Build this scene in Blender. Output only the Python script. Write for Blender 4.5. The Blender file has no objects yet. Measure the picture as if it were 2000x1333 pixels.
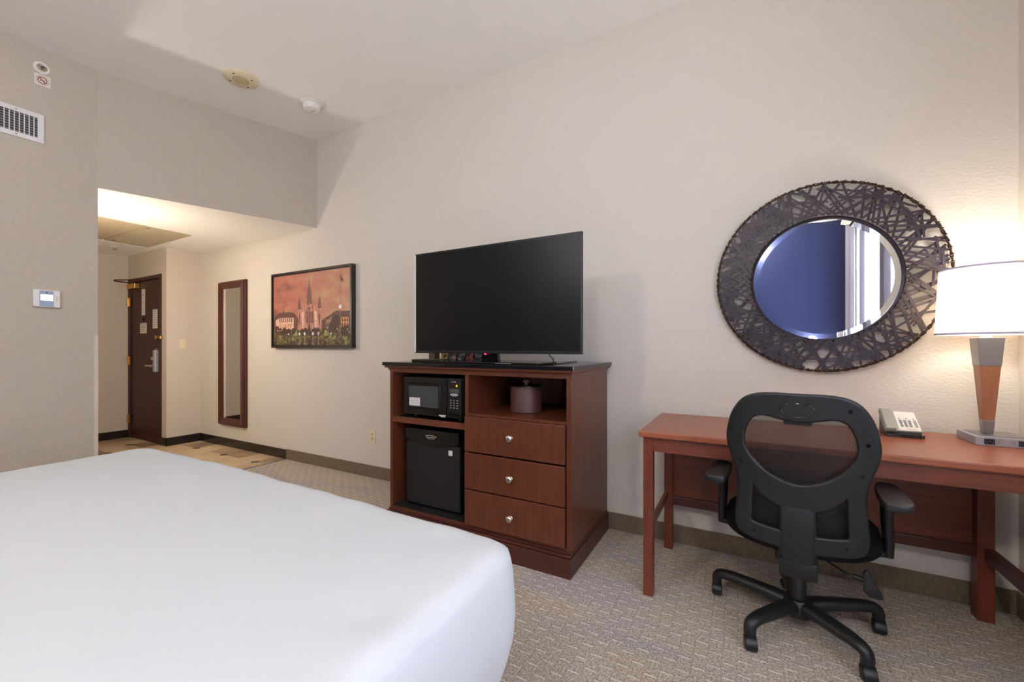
import bpy, bmesh, math, random
from mathutils import Vector, Matrix
random.seed(7)
PI = math.pi
SC = bpy.context.scene
COL = SC.collection

# ------------------------------------------------------------------ camera, world, light, exposure
cam_d = bpy.data.cameras.new('camera')
cam = bpy.data.objects.new('camera', cam_d); COL.objects.link(cam)
cam.location = (0, 0, 1.16)
cam.rotation_euler = (PI/2, 0, math.atan(450/811))
cam_d.sensor_width = 36.0
cam_d.lens = 811/2000*36.0
cam_d.shift_y = 12.5/2000
cam_d.clip_start = 0.02
SC.camera = cam
vs = SC.view_settings
vs.view_transform = 'Standard'; vs.look = 'None'; vs.gamma = 1.0; vs.use_curve_mapping = False
vs.exposure = 0.81

w = bpy.data.worlds.new('world'); SC.world = w; w.use_nodes = True
wn = w.node_tree.nodes; wl = w.node_tree.links
bgn = wn['Background']
sky = wn.new('ShaderNodeTexSky'); sky.sky_type = 'HOSEK_WILKIE'; sky.turbidity = 4.0; sky.sun_direction = (0.3, -0.5, 0.8)
wl.new(sky.outputs[0], bgn.inputs[0]); bgn.inputs[1].default_value = 0.6

def area(name, loc, rot, sx, sy, power, color):
    l = bpy.data.lights.new(name, 'AREA'); l.shape = 'RECTANGLE'; l.size = sx; l.size_y = sy
    l.energy = power; l.color = color
    o = bpy.data.objects.new(name, l); COL.objects.link(o); o.location = loc; o.rotation_euler = rot
    return o
# daylight entering through the window in the east wall (rectangle fills the window opening)
area('window_daylight', (1.36, -0.02, 1.62), (0, PI/2, 0), 1.85, 2.2, 150, (1.0, 0.99, 0.95))

def point(name, loc, power, color, r=0.04):
    l = bpy.data.lights.new(name, 'POINT'); l.energy = power; l.color = color; l.shadow_soft_size = r
    o = bpy.data.objects.new(name, l); COL.objects.link(o); o.location = loc
    return o

# ------------------------------------------------------------------ materials
def srgb(r, g, b):
    f = lambda c: (c/255)/12.92 if c/255 <= 0.04045 else (((c/255)+0.055)/1.055)**2.4
    return (f(r), f(g), f(b), 1.0)

def mat(name, col, rough=0.5, metal=0.0, spec=0.5, emis=None, estr=0.0, coat=0.0):
    m = bpy.data.materials.new(name); m.use_nodes = True
    b = m.node_tree.nodes['Principled BSDF']
    b.inputs['Base Color'].default_value = col
    b.inputs['Roughness'].default_value = rough
    b.inputs['Metallic'].default_value = metal
    b.inputs['Specular IOR Level'].default_value = spec
    b.inputs['Coat Weight'].default_value = coat
    b.inputs['Coat Roughness'].default_value = 0.12
    if emis:
        b.inputs['Emission Color'].default_value = emis
        b.inputs['Emission Strength'].default_value = estr
    return m

def N(m, t): return m.node_tree.nodes.new(t)
def L(m, a, b): m.node_tree.links.new(a, b)
def P(m): return m.node_tree.nodes['Principled BSDF']
def coords(m, scale=(1, 1, 1), rot=(0, 0, 0)):
    g = N(m, 'ShaderNodeNewGeometry'); mp = N(m, 'ShaderNodeMapping')
    mp.inputs['Scale'].default_value = scale; mp.inputs['Rotation'].default_value = rot
    L(m, g.outputs['Position'], mp.inputs['Vector']); return mp.outputs[0]
def noise(m, vec, scale, detail=3, rough=0.5, dist=0.0):
    n = N(m, 'ShaderNodeTexNoise'); n.inputs['Scale'].default_value = scale
    n.inputs['Detail'].default_value = detail; n.inputs['Roughness'].default_value = rough
    n.inputs['Distortion'].default_value = dist
    L(m, vec, n.inputs['Vector']); return n.outputs['Fac']
def ramp(m, fac, stops):
    r = N(m, 'ShaderNodeValToRGB'); e = r.color_ramp.elements
    e[0].position, e[0].color = stops[0]; e[1].position, e[1].color = stops[-1]
    for p, c in stops[1:-1]:
        k = e.new(p); k.color = c
    L(m, fac, r.inputs[0]); return r.outputs[0]
def math_(m, op, a, b=None, c=None):
    n = N(m, 'ShaderNodeMath'); n.operation = op
    for i, v in enumerate((a, b, c)):
        if v is None: continue
        if isinstance(v, (int, float)): n.inputs[i].default_value = v
        else: L(m, v, n.inputs[i])
    return n.outputs[0]
def mix(m, fac, a, b, kind='MIX'):
    n = N(m, 'ShaderNodeMix'); n.data_type = 'RGBA'; n.blend_type = kind
    for i, v in ((0, fac), (6, a), (7, b)):
        if isinstance(v, (int, float, tuple)): n.inputs[i].default_value = v
        else: L(m, v, n.inputs[i])
    return n.outputs[2]
def bump(m, h, strength=0.3, dist=0.01):
    b = N(m, 'ShaderNodeBump'); b.inputs['Strength'].default_value = strength; b.inputs['Distance'].default_value = dist
    L(m, h, b.inputs['Height']); L(m, b.outputs[0], P(m).inputs['Normal'])
def c4(*a): return tuple(a)+(1.0,)

def wall_paint(name, col, bs=0.16):
    m = mat(name, col, 0.75, spec=0.25)
    v = coords(m)
    n1 = noise(m, coords(m, (1, 1, 1.7)), 58, 3, 0.5, 0.3); n2 = noise(m, v, 13, 2)
    h = math_(m, 'ADD', ramp(m, n1, [(0.40, (0, 0, 0, 1)), (0.62, (1, 1, 1, 1))]), n2)
    bump(m, h, bs, 0.0035)
    return m
M = {}
M['wall'] = wall_paint('textured_beige_paint', srgb(217, 209, 198))
M['wallpaper'] = mat('linen_wallpaper', srgb(192, 184, 172), 0.8, spec=0.2)
_m = M['wallpaper']
_a = noise(_m, coords(_m, (1, 1, 12)), 45, 3); _b = noise(_m, coords(_m, (12, 12, 1)), 45, 3)
_s = math_(_m, 'ADD', _a, _b)
L(_m, ramp(_m, math_(_m, 'MULTIPLY', _s, 0.5), [(0.35, srgb(182, 171, 156)), (0.65, srgb(202, 191, 176))]), P(_m).inputs['Base Color'])
bump(_m, _s, 0.15, 0.002)
M['navy'] = wall_paint('navy_paint', c4(0.032, 0.042, 0.115), 0.12)
M['ceil'] = mat('white_ceiling_paint', srgb(249, 246, 241), 0.85, spec=0.15)
M['hallwall'] = mat('cream_wallpaper', srgb(212, 200, 184), 0.8, spec=0.2)
bump(M['hallwall'], noise(M['hallwall'], coords(M['hallwall']), 60, 2), 0.15, 0.002)

# carpet : woven brick pattern of pale dashes on taupe loop pile, with faint blue / olive diagonal bands
def carpet():
    m = mat('woven_taupe_carpet', srgb(140, 128, 118), 0.95, spec=0.1)
    g = N(m, 'ShaderNodeNewGeometry'); s = N(m, 'ShaderNodeSeparateXYZ'); L(m, g.outputs['Position'], s.inputs[0])
    x, y = s.outputs[0], s.outputs[1]
    nz = noise(m, coords(m), 14, 2)
    y2 = math_(m, 'ADD', y, math_(m, 'MULTIPLY', nz, 0.006))
    colx = math_(m, 'DIVIDE', math_(m, 'ADD', x, 20.0), 0.0485)
    ci = math_(m, 'FLOOR', colx)
    par = math_(m, 'MULTIPLY', math_(m, 'MODULO', ci, 2.0), 0.5)
    ry = math_(m, 'FRACT', math_(m, 'ADD', math_(m, 'DIVIDE', math_(m, 'ADD', y2, 20.0), 0.077), par))
    d = math_(m, 'ABSOLUTE', math_(m, 'SUBTRACT', ry, 0.5))
    dash = math_(m, 'LESS_THAN', d, 0.036)
    fx = math_(m, 'FRACT', colx)
    inx = math_(m, 'LESS_THAN', math_(m, 'ABSOLUTE', math_(m, 'SUBTRACT', fx, 0.5)), 0.44)
    dash = math_(m, 'MULTIPLY', dash, inx)
    v = coords(m)
    fine = math_(m, 'ADD', math_(m, 'MULTIPLY', noise(m, v, 300, 2, 0.7), 0.5), math_(m, 'MULTIPLY', noise(m, v, 120, 2, 0.7), 0.5))
    base = ramp(m, fine, [(0.34, srgb(84, 75, 68)), (0.5, srgb(142, 130, 120)), (0.66, srgb(190, 179, 168))])
    band = noise(m, coords(m, (1.0, 4.0, 1), (0, 0, 0.75)), 1.1, 2, 0.5)
    tint = ramp(m, band, [(0.36, srgb(146, 146, 164)), (0.45, srgb(168, 164, 160)), (0.54, srgb(172, 162, 134)), (0.63, srgb(172, 166, 160))])
    base = mix(m, 0.6, base, tint, 'MULTIPLY')
    base = mix(m, 1.0, base, c4(2.50, 2.64, 2.72), 'MULTIPLY')
    jn = math_(m, 'GREATER_THAN', math_(m, 'ABSOLUTE', math_(m, 'SUBTRACT', math_(m, 'FRACT', colx), 0.5)), 0.455)
    jn = math_(m, 'MAXIMUM', jn, math_(m, 'MULTIPLY', math_(m, 'LESS_THAN', math_(m, 'ABSOLUTE', math_(m, 'SUBTRACT', ry, 0.60)), 0.05), 1.0))
    base = mix(m, math_(m, 'MULTIPLY', jn, 0.24), base, mix(m, 1.0, base, c4(0.55, 0.55, 0.55), 'MULTIPLY'))
    wob = noise(m, v, 30, 2)
    fac = math_(m, 'MULTIPLY', dash, math_(m, 'ADD', math_(m, 'MULTIPLY', wob, 1.0), 0.10))
    L(m, mix(m, fac, base, srgb(240, 232, 222)), P(m).inputs['Base Color'])
    vv = math_(m, 'SINE', math_(m, 'MULTIPLY', fx, 2*PI))
    h = math_(m, 'ADD', math_(m, 'MULTIPLY', fine, 0.9), math_(m, 'MULTIPLY', math_(m, 'ABSOLUTE', vv), 0.5))
    bump(m, h, 0.45, 0.003)
    return m
M['carpet'] = carpet()
m = mat('brown_carpet_base', srgb(104, 90, 74), 0.95, spec=0.1)
_n = noise(m, coords(m, (1, 1, 0.05)), 430, 1, 0.5)
L(m, ramp(m, _n, [(0.3, srgb(104, 91, 74)), (0.7, srgb(138, 122, 101))]), P(m).inputs['Base Color']); bump(m, _n, 0.5, 0.003)
M['carpetbase'] = m
M['tilebase'] = mat('black_tile', srgb(38, 32, 30), 0.18)
# travertine floor tile with dark diamond insets
def tile():
    m = mat('travertine_tile', srgb(178, 148, 112), 0.38)
    g = N(m, 'ShaderNodeNewGeometry'); s = N(m, 'ShaderNodeSeparateXYZ'); L(m, g.outputs['Position'], s.inputs[0])
    T = 0.294
    gx = math_(m, 'DIVIDE', math_(m, 'ADD', s.outputs[0], 5.491 + 40*T), T)
    gy = math_(m, 'DIVIDE', math_(m, 'ADD', s.outputs[1], -2.414 + 40*T), T)
    rx = math_(m, 'SUBTRACT', gx, math_(m, 'ROUND', gx)); ry = math_(m, 'SUBTRACT', gy, math_(m, 'ROUND', gy))
    man = math_(m, 'ADD', math_(m, 'ABSOLUTE', rx), math_(m, 'ABSOLUTE', ry))
    par = math_(m, 'MODULO', math_(m, 'ADD', math_(m, 'ROUND', gx), math_(m, 'ROUND', gy)), 2.0)
    inset = math_(m, 'MULTIPLY', math_(m, 'LESS_THAN', man, 0.17), math_(m, 'LESS_THAN', par, 0.5))
    gr = math_(m, 'LESS_THAN', math_(m, 'MINIMUM', math_(m, 'ABSOLUTE', rx), math_(m, 'ABSOLUTE', ry)), 0.008)
    v = coords(m)
    cl = noise(m, v, 3.0, 4, 0.6); cell = N(m, 'ShaderNodeTexWhiteNoise'); cb = N(m, 'ShaderNodeCombineXYZ')
    L(m, math_(m, 'FLOOR', gx), cb.inputs[0]); L(m, math_(m, 'FLOOR', gy), cb.inputs[1]); L(m, cb.outputs[0], cell.inputs[0])
    f = math_(m, 'ADD', math_(m, 'MULTIPLY', cl, 0.6), math_(m, 'MULTIPLY', cell.outputs[0], 0.4))
    base = ramp(m, f, [(0.30, srgb(146, 120, 94)), (0.5, srgb(196, 170, 136)), (0.70, srgb(222, 198, 164))])
    base = mix(m, gr, base, srgb(150, 128, 100)); base = mix(m, inset, base, srgb(70, 52, 40))
    L(m, base, P(m).inputs['Base Color']); return m
M['tile'] = tile()

def wood(name, dark, light, axis='z', rough=0.40, coat=0.10, sc=1.0):
    m = mat(name, light, rough, coat=coat)
    s = {'x': (1, 14, 14), 'y': (14, 1, 14), 'z': (14, 14, 1)}[axis]
    n = noise(m, coords(m, s), 3.2*sc, 4, 0.6, 0.4)
    n2 = noise(m, coords(m, tuple(q*5 if q > 1 else 2 for q in s)), 5*sc, 2)
    f = math_(m, 'ADD', math_(m, 'MULTIPLY', n, 0.7), math_(m, 'MULTIPLY', n2, 0.3))
    L(m, ramp(m, f, [(0.32, dark), (0.68, light)]), P(m).inputs['Base Color']); return m
M['cherry'] = wood('cherry_wood', srgb(78, 38, 22), srgb(112, 58, 34), 'z')
M['cherryx'] = wood('cherry_wood_grain_along', srgb(84, 42, 24), srgb(118, 62, 38), 'x')
M['cherrydark'] = wood('dark_cherry_wood', srgb(62, 26, 20), srgb(86, 40, 30), 'x')
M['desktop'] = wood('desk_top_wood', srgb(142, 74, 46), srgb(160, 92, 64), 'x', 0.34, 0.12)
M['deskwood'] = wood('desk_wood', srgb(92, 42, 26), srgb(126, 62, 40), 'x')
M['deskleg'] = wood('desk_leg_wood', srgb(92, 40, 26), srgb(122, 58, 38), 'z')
M['lampwood'] = wood('lamp_wood', srgb(150, 96, 66), srgb(176, 118, 84), 'z', 0.4)
M['doorwood'] = wood('door_wood', srgb(50, 20, 15), srgb(72, 32, 25), 'z', 0.5, 0.0)
M['frame_dark'] = mat('dark_bronze_frame', srgb(44, 34, 28), 0.4)
M['mirrorframe'] = wood('mirror_frame_wood', srgb(64, 28, 20), srgb(92, 46, 34), 'z')
M['granite'] = mat('black_granite', srgb(20, 20, 22), 0.14)
_m = M['granite']; L(_m, ramp(_m, noise(_m, coords(_m), 320, 2), [(0.55, srgb(16, 16, 18)), (0.80, srgb(44, 46, 49))]), P(_m).inputs['Base Color'])
M['black'] = mat('black_plastic', srgb(15, 15, 16), 0.42)
M['chairplastic'] = mat('chair_black_plastic', srgb(25, 26, 28), 0.42)
M['fabric'] = mat('black_fabric', srgb(18, 18, 19), 0.95, spec=0.1)
M['blackgloss'] = mat('black_gloss', srgb(10, 10, 11), 0.12)
M['fridge'] = mat('black_fridge_steel', srgb(26, 26, 27), 0.5)
M['fridgetrim'] = mat('fridge_trim', srgb(16, 16, 17), 0.22)
M['inside'] = mat('black_liner', srgb(12, 11, 12), 0.7)
M['screen'] = mat('tv_screen', srgb(9, 9, 10), 0.36, spec=0.33)
M['chrome'] = mat('brushed_nickel', srgb(205, 198, 190), 0.28, 1.0)
M['steel'] = mat('satin_steel', srgb(165, 163, 166), 0.38, 1.0)
M['silver'] = mat('silver_paint', srgb(176, 176, 186), 0.4, 0.35)
M['brass'] = mat('brass', srgb(205, 160, 92), 0.28, 1.0)
M['mirror'] = mat('mirror_glass', (0.92, 0.93, 0.94, 1), 0.01, 1.0)
M['white'] = mat('white_plastic', srgb(232, 228, 224), 0.45)
M['cream'] = mat('cream_plastic', srgb(228, 214, 182), 0.45)
M['creamgrille'] = mat('cream_grille', srgb(196, 178, 140), 0.6)
M['dark'] = mat('dark_hole', srgb(14, 12, 12), 0.8)
M['grey'] = mat('grey_plastic', srgb(120, 120, 122), 0.5)
M['print'] = mat('printed_grey', srgb(150, 148, 146), 0.6)
M['paper'] = mat('white_paper', srgb(226, 218, 208), 0.7)
M['red'] = mat('printed_red', srgb(150, 34, 40), 0.6)
M['vent'] = mat('white_vent_metal', srgb(226, 222, 222), 0.45)
M['panelpaint'] = mat('tan_access_panel_paint', srgb(196, 178, 148), 0.6)
M['sheet'] = mat('white_bed_sheet', srgb(197, 199, 200), 0.85, spec=0.1)
bump(M['sheet'], noise(M['sheet'], coords(M['sheet']), 2.2, 2), 0.06, 0.03)
M['phone'] = mat('phone_silver_plastic', srgb(146, 143, 133), 0.4)
M['phonedark'] = mat('phone_dark_plastic', srgb(40, 34, 34), 0.4)
M['led_red'] = mat('red_led', srgb(255, 30, 50), 0.4, emis=(1, 0.02, 0.08, 1), estr=3)
M['led_green'] = mat('green_display', srgb(170, 190, 40), 0.4, emis=srgb(190, 200, 30), estr=0.6)
M['lcd'] = mat('lcd_glow', srgb(225, 235, 250), 0.3, emis=(0.85, 0.93, 1, 1), estr=0.8)
M['lcdblue'] = mat('lcd_glass', srgb(160, 175, 205), 0.1, spec=0.8)
M['bulb'] = mat('bulb_glass', (1, 1, 1, 1), 0.5, emis=(1, 0.86, 0.66, 1), estr=8)
M['bucket'] = mat('brown_leatherette', srgb(88, 56, 50), 0.5)
_m = M['bucket']; bump(_m, noise(_m, coords(_m, (1, 1, 30)), 6, 2), 0.3, 0.002)
M['weave'] = mat('dark_woven_strip', srgb(56, 47, 54), 0.40, 0.25)
M['rope'] = mat('bronze_cord', srgb(62, 44, 36), 0.35, 0.4)
M['rim'] = mat('dark_plum_rim', srgb(44, 36, 46), 0.3, 0.2)
M['curtain'] = mat('white_curtain', srgb(226, 224, 226), 0.9, spec=0.1)
M['curtaingrey'] = mat('grey_curtain', srgb(150, 146, 156), 0.9, spec=0.1)
M['purpletrim'] = mat('lavender_shade_trim', srgb(206, 196, 226), 0.8)
M['glass'] = mat('window_glass', (1, 1, 1, 1), 0.0); P(M['glass']).inputs['Transmission Weight'].default_value = 1.0
P(M['glass']).inputs['IOR'].default_value = 1.05
# translucent fabric shade
m = bpy.data.materials.new('white_lamp_shade_fabric'); m.use_nodes = True
nt = m.node_tree; out = nt.nodes['Material Output']; nt.nodes.remove(nt.nodes['Principled BSDF'])
dn = nt.nodes.new('ShaderNodeBsdfDiffuse'); dn.inputs[0].default_value = srgb(244, 240, 236)
tn = nt.nodes.new('ShaderNodeBsdfTranslucent'); tn.inputs[0].default_value = srgb(255, 248, 238)
mx = nt.nodes.new('ShaderNodeMixShader'); mx.inputs[0].default_value = 0.6
nt.links.new(dn.outputs[0], mx.inputs[1]); nt.links.new(tn.outputs[0], mx.inputs[2]); nt.links.new(mx.outputs[0], out.inputs[0])
M['shade'] = m
# see-through knitted mesh of the chair back
m = bpy.data.materials.new('chair_mesh_fabric'); m.use_nodes = True
nt = m.node_tree; out = nt.nodes['Material Output']; pb = nt.nodes['Principled BSDF']
pb.inputs['Base Color'].default_value = srgb(20, 20, 21); pb.inputs['Roughness'].default_value = 0.6
tr = nt.nodes.new('ShaderNodeBsdfTransparent'); mx = nt.nodes.new('ShaderNodeMixShader')
tc = nt.nodes.new('ShaderNodeTexCoord'); sx = nt.nodes.new('ShaderNodeSeparateXYZ'); nt.links.new(tc.outputs['Object'], sx.inputs[0])
def hole(a):
    f = math_(m, 'FRACT', math_(m, 'MULTIPLY', a, 200.0))
    return math_(m, 'SUBTRACT', f, 0.5)
ua = math_(m, 'ADD', sx.outputs[0], sx.outputs[2]); ub = math_(m, 'SUBTRACT', sx.outputs[0], sx.outputs[2])
ha, hb = hole(ua), hole(ub)
rr = math_(m, 'ADD', math_(m, 'MULTIPLY', ha, ha), math_(m, 'MULTIPLY', hb, hb))
nt.links.new(math_(m, 'LESS_THAN', rr, 0.105), mx.inputs[0])
nt.links.new(pb.outputs[0], mx.inputs[1]); nt.links.new(tr.outputs[0], mx.inputs[2]); nt.links.new(mx.outputs[0], out.inputs[0])
M['mesh'] = m

# ------------------------------------------------------------------ mesh helpers
def box(bm, x0, x1, y0, y1, z0, z1, bev=0.0, seg=2, mi=0):
    b = bmesh.new()
    vs_ = [b.verts.new((x, y, z)) for x in (x0, x1) for y in (y0, y1) for z in (z0, z1)]
    for f in ((0, 1, 3, 2), (4, 6, 7, 5), (0, 4, 5, 1), (2, 3, 7, 6), (0, 2, 6, 4), (1, 5, 7, 3)):
        b.faces.new([vs_[i] for i in f])
    bmesh.ops.recalc_face_normals(b, faces=b.faces)
    if bev > 0:
        bmesh.ops.bevel(b, geom=list(b.edges)+list(b.verts), offset=bev, segments=seg, profile=0.5, affect='EDGES')
    join(bm, b, mi); return bm
def join(bm, b, mi=None):
    if mi is not None:
        for f in b.faces: f.material_index = mi
    t = bpy.data.meshes.new('tmp'); b.to_mesh(t); b.free(); bm.from_mesh(t); bpy.data.meshes.remove(t)
def BX(*a, **k):
    bm = bmesh.new(); box(bm, *a, **k); return bm
def lathe(bm, prof, c=(0, 0, 0), axis='z', n=32, mi=0, cap=True):
    b = bmesh.new(); rings = []
    for r, h in prof:
        ring = []
        for i in range(n):
            a = 2*PI*i/n; p = (r*math.cos(a), r*math.sin(a), h)
            if axis == 'y': p = (p[0], p[2], p[1])
            if axis == 'x': p = (p[2], p[0], p[1])
            ring.append(b.verts.new((p[0]+c[0], p[1]+c[1], p[2]+c[2])))
        rings.append(ring)
    for k in range(len(rings)-1):
        for i in range(n):
            j = (i+1) % n; b.faces.new((rings[k][i], rings[k][j], rings[k+1][j], rings[k+1][i]))
    if cap:
        b.faces.new(rings[0]); b.faces.new(rings[-1])
    bmesh.ops.recalc_face_normals(b, faces=b.faces); join(bm, b, mi); return bm
def catmull(pts, k=6, closed=False):
    out = []; n = len(pts)
    rng = range(n if closed else n-1)
    for i in rng:
        p = [Vector(pts[(i+j) % n]) if closed else Vector(pts[min(max(i+j, 0), n-1)]) for j in (-1, 0, 1, 2)]
        for s in range(k):
            t = s/k
            out.append(0.5*((2*p[1])+(-p[0]+p[2])*t+(2*p[0]-5*p[1]+4*p[2]-p[3])*t*t+(-p[0]+3*p[1]-3*p[2]+p[3])*t**3))
    if not closed: out.append(Vector(pts[-1]))
    return out
def tube(bm, pts, r, n=10, mi=0, closed=False, flat=1.0):
    """sweep a circle (optionally flattened in z) along pts; r number or list"""
    b = bmesh.new(); pts = [Vector(p) for p in pts]; m_ = len(pts)
    rs = r if isinstance(r, (list, tuple)) else [r]*m_
    rings = []; up = Vector((0, 0, 1)); prev = None
    for i, p in enumerate(pts):
        if closed: t = pts[(i+1) % m_]-pts[i-1]
        else: t = pts[min(i+1, m_-1)]-pts[max(i-1, 0)]
        if t.length < 1e-9: t = Vector((0, 0, 1))
        t.normalize()
        if prev is None:
            ref = up if abs(t.z) < 0.9 else Vector((1, 0, 0))
            u = t.cross(ref).normalized()
        else:
            u = prev-t*prev.dot(t)
            u = u.normalized() if u.length > 1e-6 else t.orthogonal().normalized()
        v = u.cross(t).normalized(); prev = u
        rings.append([b.verts.new(p+(u*math.cos(2*PI*k/n)+v*math.sin(2*PI*k/n)*flat)*rs[i]) for k in range(n)])
    for i in range(m_ if closed else m_-1):
        A, B = rings[i], rings[(i+1) % m_]
        for k in range(n):
            b.faces.new((A[k], A[(k+1) % n], B[(k+1) % n], B[k]))
    if not closed:
        b.faces.new(rings[0]); b.faces.new(rings[-1])
    bmesh.ops.recalc_face_normals(b, faces=b.faces); join(bm, b, mi); return bm
def prism(bm, poly, z0, z1, mi=0, axis='z', bev=0):
    """extrude a 2D polygon. axis z: (x,y); axis y: (x,z) between y=z0..z1; axis x: (y,z)"""
    b = bmesh.new()
    def P3(p, h): return (p[0], p[1], h) if axis == 'z' else ((p[0], h, p[1]) if axis == 'y' else (h, p[0], p[1]))
    A = [b.verts.new(P3(p, z0)) for p in poly]; B = [b.verts.new(P3(p, z1)) for p in poly]
    n = len(poly)
    fa = b.faces.new(A); fb = b.faces.new(B[::-1])
    for i in range(n): b.faces.new((A[i], B[i], B[(i+1) % n], A[(i+1) % n]))
    bmesh.ops.recalc_face_normals(b, faces=b.faces)
    if bev:
        es = list(set(fa.edges[:]+fb.edges[:]))
        bmesh.ops.bevel(b, geom=es, offset=bev, segments=2, profile=0.5, affect='EDGES')
    join(bm, b, mi); return bm

def topof(o):
    while o.parent: o = o.parent
    return o
def obj(name, bm, m, parent=None, smooth=False, local=False, angle=40):
    me = bpy.data.meshes.new(name)
    if parent is not None and not local:
        bmesh.ops.translate(bm, verts=bm.verts, vec=-topof(parent).location)
    bm.to_mesh(me); bm.free()
    for k in (m if isinstance(m, (list, tuple)) else [m]): me.materials.append(k)
    if smooth:
        for p in me.polygons: p.use_smooth = True
        me.set_sharp_from_angle(angle=math.radians(angle))
    o = bpy.data.objects.new(name, me); COL.objects.link(o)
    if parent is not None: o.parent = parent
    return o
def thing(name, label, cat, loc=(0, 0, 0), rz=0.0, group=None):
    o = bpy.data.objects.new(name, None); COL.objects.link(o); o.empty_display_size = 0.1
    o.location = loc; o.rotation_euler = (0, 0, rz); o['label'] = label; o['category'] = cat
    if group: o['group'] = group
    return o
def tag(o, label, cat, group=None):
    o['label'] = label; o['category'] = cat
    if group: o['group'] = group
    return o
def struct(name, bm, m, smooth=False):
    o = obj(name, bm, m, None, smooth); o['kind'] = 'structure'; return o

# ------------------------------------------------------------------ the room
YN = 2.64           # face of the north wall (television, mirror)
XW = -4.157         # face of the west wall
ZC, ZH = 3.198, 2.337
JY = 1.196          # jamb of the opening to the entry
XE1, XE2 = 1.047, 1.22
YS = -1.45

struct('floor', BX(-4.14, 1.6, YS-0.1, YN+0.05, -0.08, 0), M['carpet'])
struct('floor_entry', BX(-7.2, -4.14, 0.9, YN+0.05, -0.08, 0), M['tile'])
struct('trim_1', BX(-4.148, -4.130, JY-0.05, YN-0.012, -0.002, 0.004), M['steel'])
struct('wall_north', BX(-5.9, 1.35, YN, YN+0.12, 0, ZC+0.1), M['wall'])
struct('wall_west', BX(XW-0.13, XW, YS-0.1, JY, 0, ZC+0.1), M['wallpaper'])
bm = prism(bmesh.new(), [(XW, JY), (-3.66, YN), (XW-0.13, YN), (XW-0.13, JY)], ZH, ZC+0.1)
for f in bm.faces:
    if f.normal.z < -0.9: f.material_index = 1
struct('wall_west_soffit', bm, [M['wallpaper'], M['ceil']])
struct('ceiling', BX(-4.3, 1.6, YS-0.1, YN+0.1, ZC, ZC+0.1), M['ceil'])
# entry ceiling with the recess of the access panel
bm = bmesh.new()
px0, px1, py0, py1 = -6.14, -5.05, 1.02, 2.20
for a in ((-7.2, px0, 0.8, YN), (px1, XW-0.13, 0.8, YN), (px0, px1, 0.8, py0), (px0, px1, py1, YN)):
    box(bm, *a, ZH, ZH+0.15)
struct('ceiling_entry', bm, M['ceil'])
# door wall of the entry, a jog of the north wall
bm = bmesh.new()
dx0, dx1, dzt, yj = -6.93, -6.02, 2.034, 2.29
box(bm, dx1, -5.9, yj, YN+0.12, 0, ZC); box(bm, -7.1, dx0, yj, YN+0.12, 0, ZC)
box(bm, dx0, dx1, yj, YN+0.12, dzt, ZC); box(bm, dx0, dx1, yj+0.12, YN+0.12, 0, dzt)
struct('wall_entry_north', bm, M['hallwall'])
struct('wall_entry_west', BX(-7.1, -6.95, 0.8, yj, 0, ZH+0.1), M['hallwall'])
struct('wall_entry_south', BX(-7.1, XW-0.13, 0.88, 1.0, 0, ZH+0.1), M['hallwall'])
# east wall: pier beside the desk, then the window bay
bm = bmesh.new(); box(bm, XE1, XE1+0.35, 1.05, YN+0.1, 0, ZC+0.05)
struct('wall_east', bm, M['wall'])
bm = bmesh.new()
wy0, wy1, wz0, wz1 = -1.12, 0.95, 0.70, 2.52
box(bm, XE2, XE2+0.14, YS-0.1, wy0, 0, ZC+0.05); box(bm, XE2, XE2+0.14, wy1, 1.05, 0, ZC+0.05)
box(bm, XE2, XE2+0.14, wy0, wy1, 0, wz0); box(bm, XE2, XE2+0.14, wy0, wy1, wz1, ZC+0.05)
struct('wall_east_bay', bm, M['wall'])
struct('wall_south', BX(-4.3, 1.4, YS-0.12, YS, 0, ZC+0.05), M['navy'])
# window frame and pane
bm = bmesh.new()
for a in ((wy0, wy0+0.05, wz0, wz1), (wy1-0.05, wy1, wz0, wz1), (wy0, wy1, wz0, wz0+0.05), (wy0, wy1, wz1-0.05, wz1), (-0.12, -0.07, wz0, wz1)):
    box(bm, XE2+0.05, XE2+0.1, a[0], a[1], a[2], a[3])
struct('window_1', bm, M['white'])
# baseboards
struct('baseboard_north', BX(-4.14, XE1, YN-0.012, YN, 0, 0.105, 0.004), M['carpetbase'])
struct('baseboard_east', BX(XE1-0.012, XE1, 1.05, YN-0.012, 0, 0.105, 0.004), M['carpetbase'])
struct('baseboard_west', BX(XW, XW+0.012, YS, JY, 0, 0.105, 0.004), M['carpetbase'])
struct('baseboard_entry_north', BX(-5.9, -4.14, YN-0.010, YN, 0, 0.097, 0.002), M['tilebase'])
struct('baseboard_entry_jog', BX(-5.9, -5.89, yj-0.01, YN-0.01, 0, 0.097, 0.002), M['tilebase'])
struct('baseboard_entry_door', BX(-6.02, -5.89, yj-0.01, yj, 0, 0.097, 0.002), M['tilebase'])
struct('baseboard_entry_west', BX(-6.95, -6.94, 1.0, yj, 0, 0.097, 0.002), M['tilebase'])

struct('trim_3', BX(XW-0.003, XW+0.002, JY-0.022, JY+0.002, 0.105, 1.25, 0.001), M['hallwall'])

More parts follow.
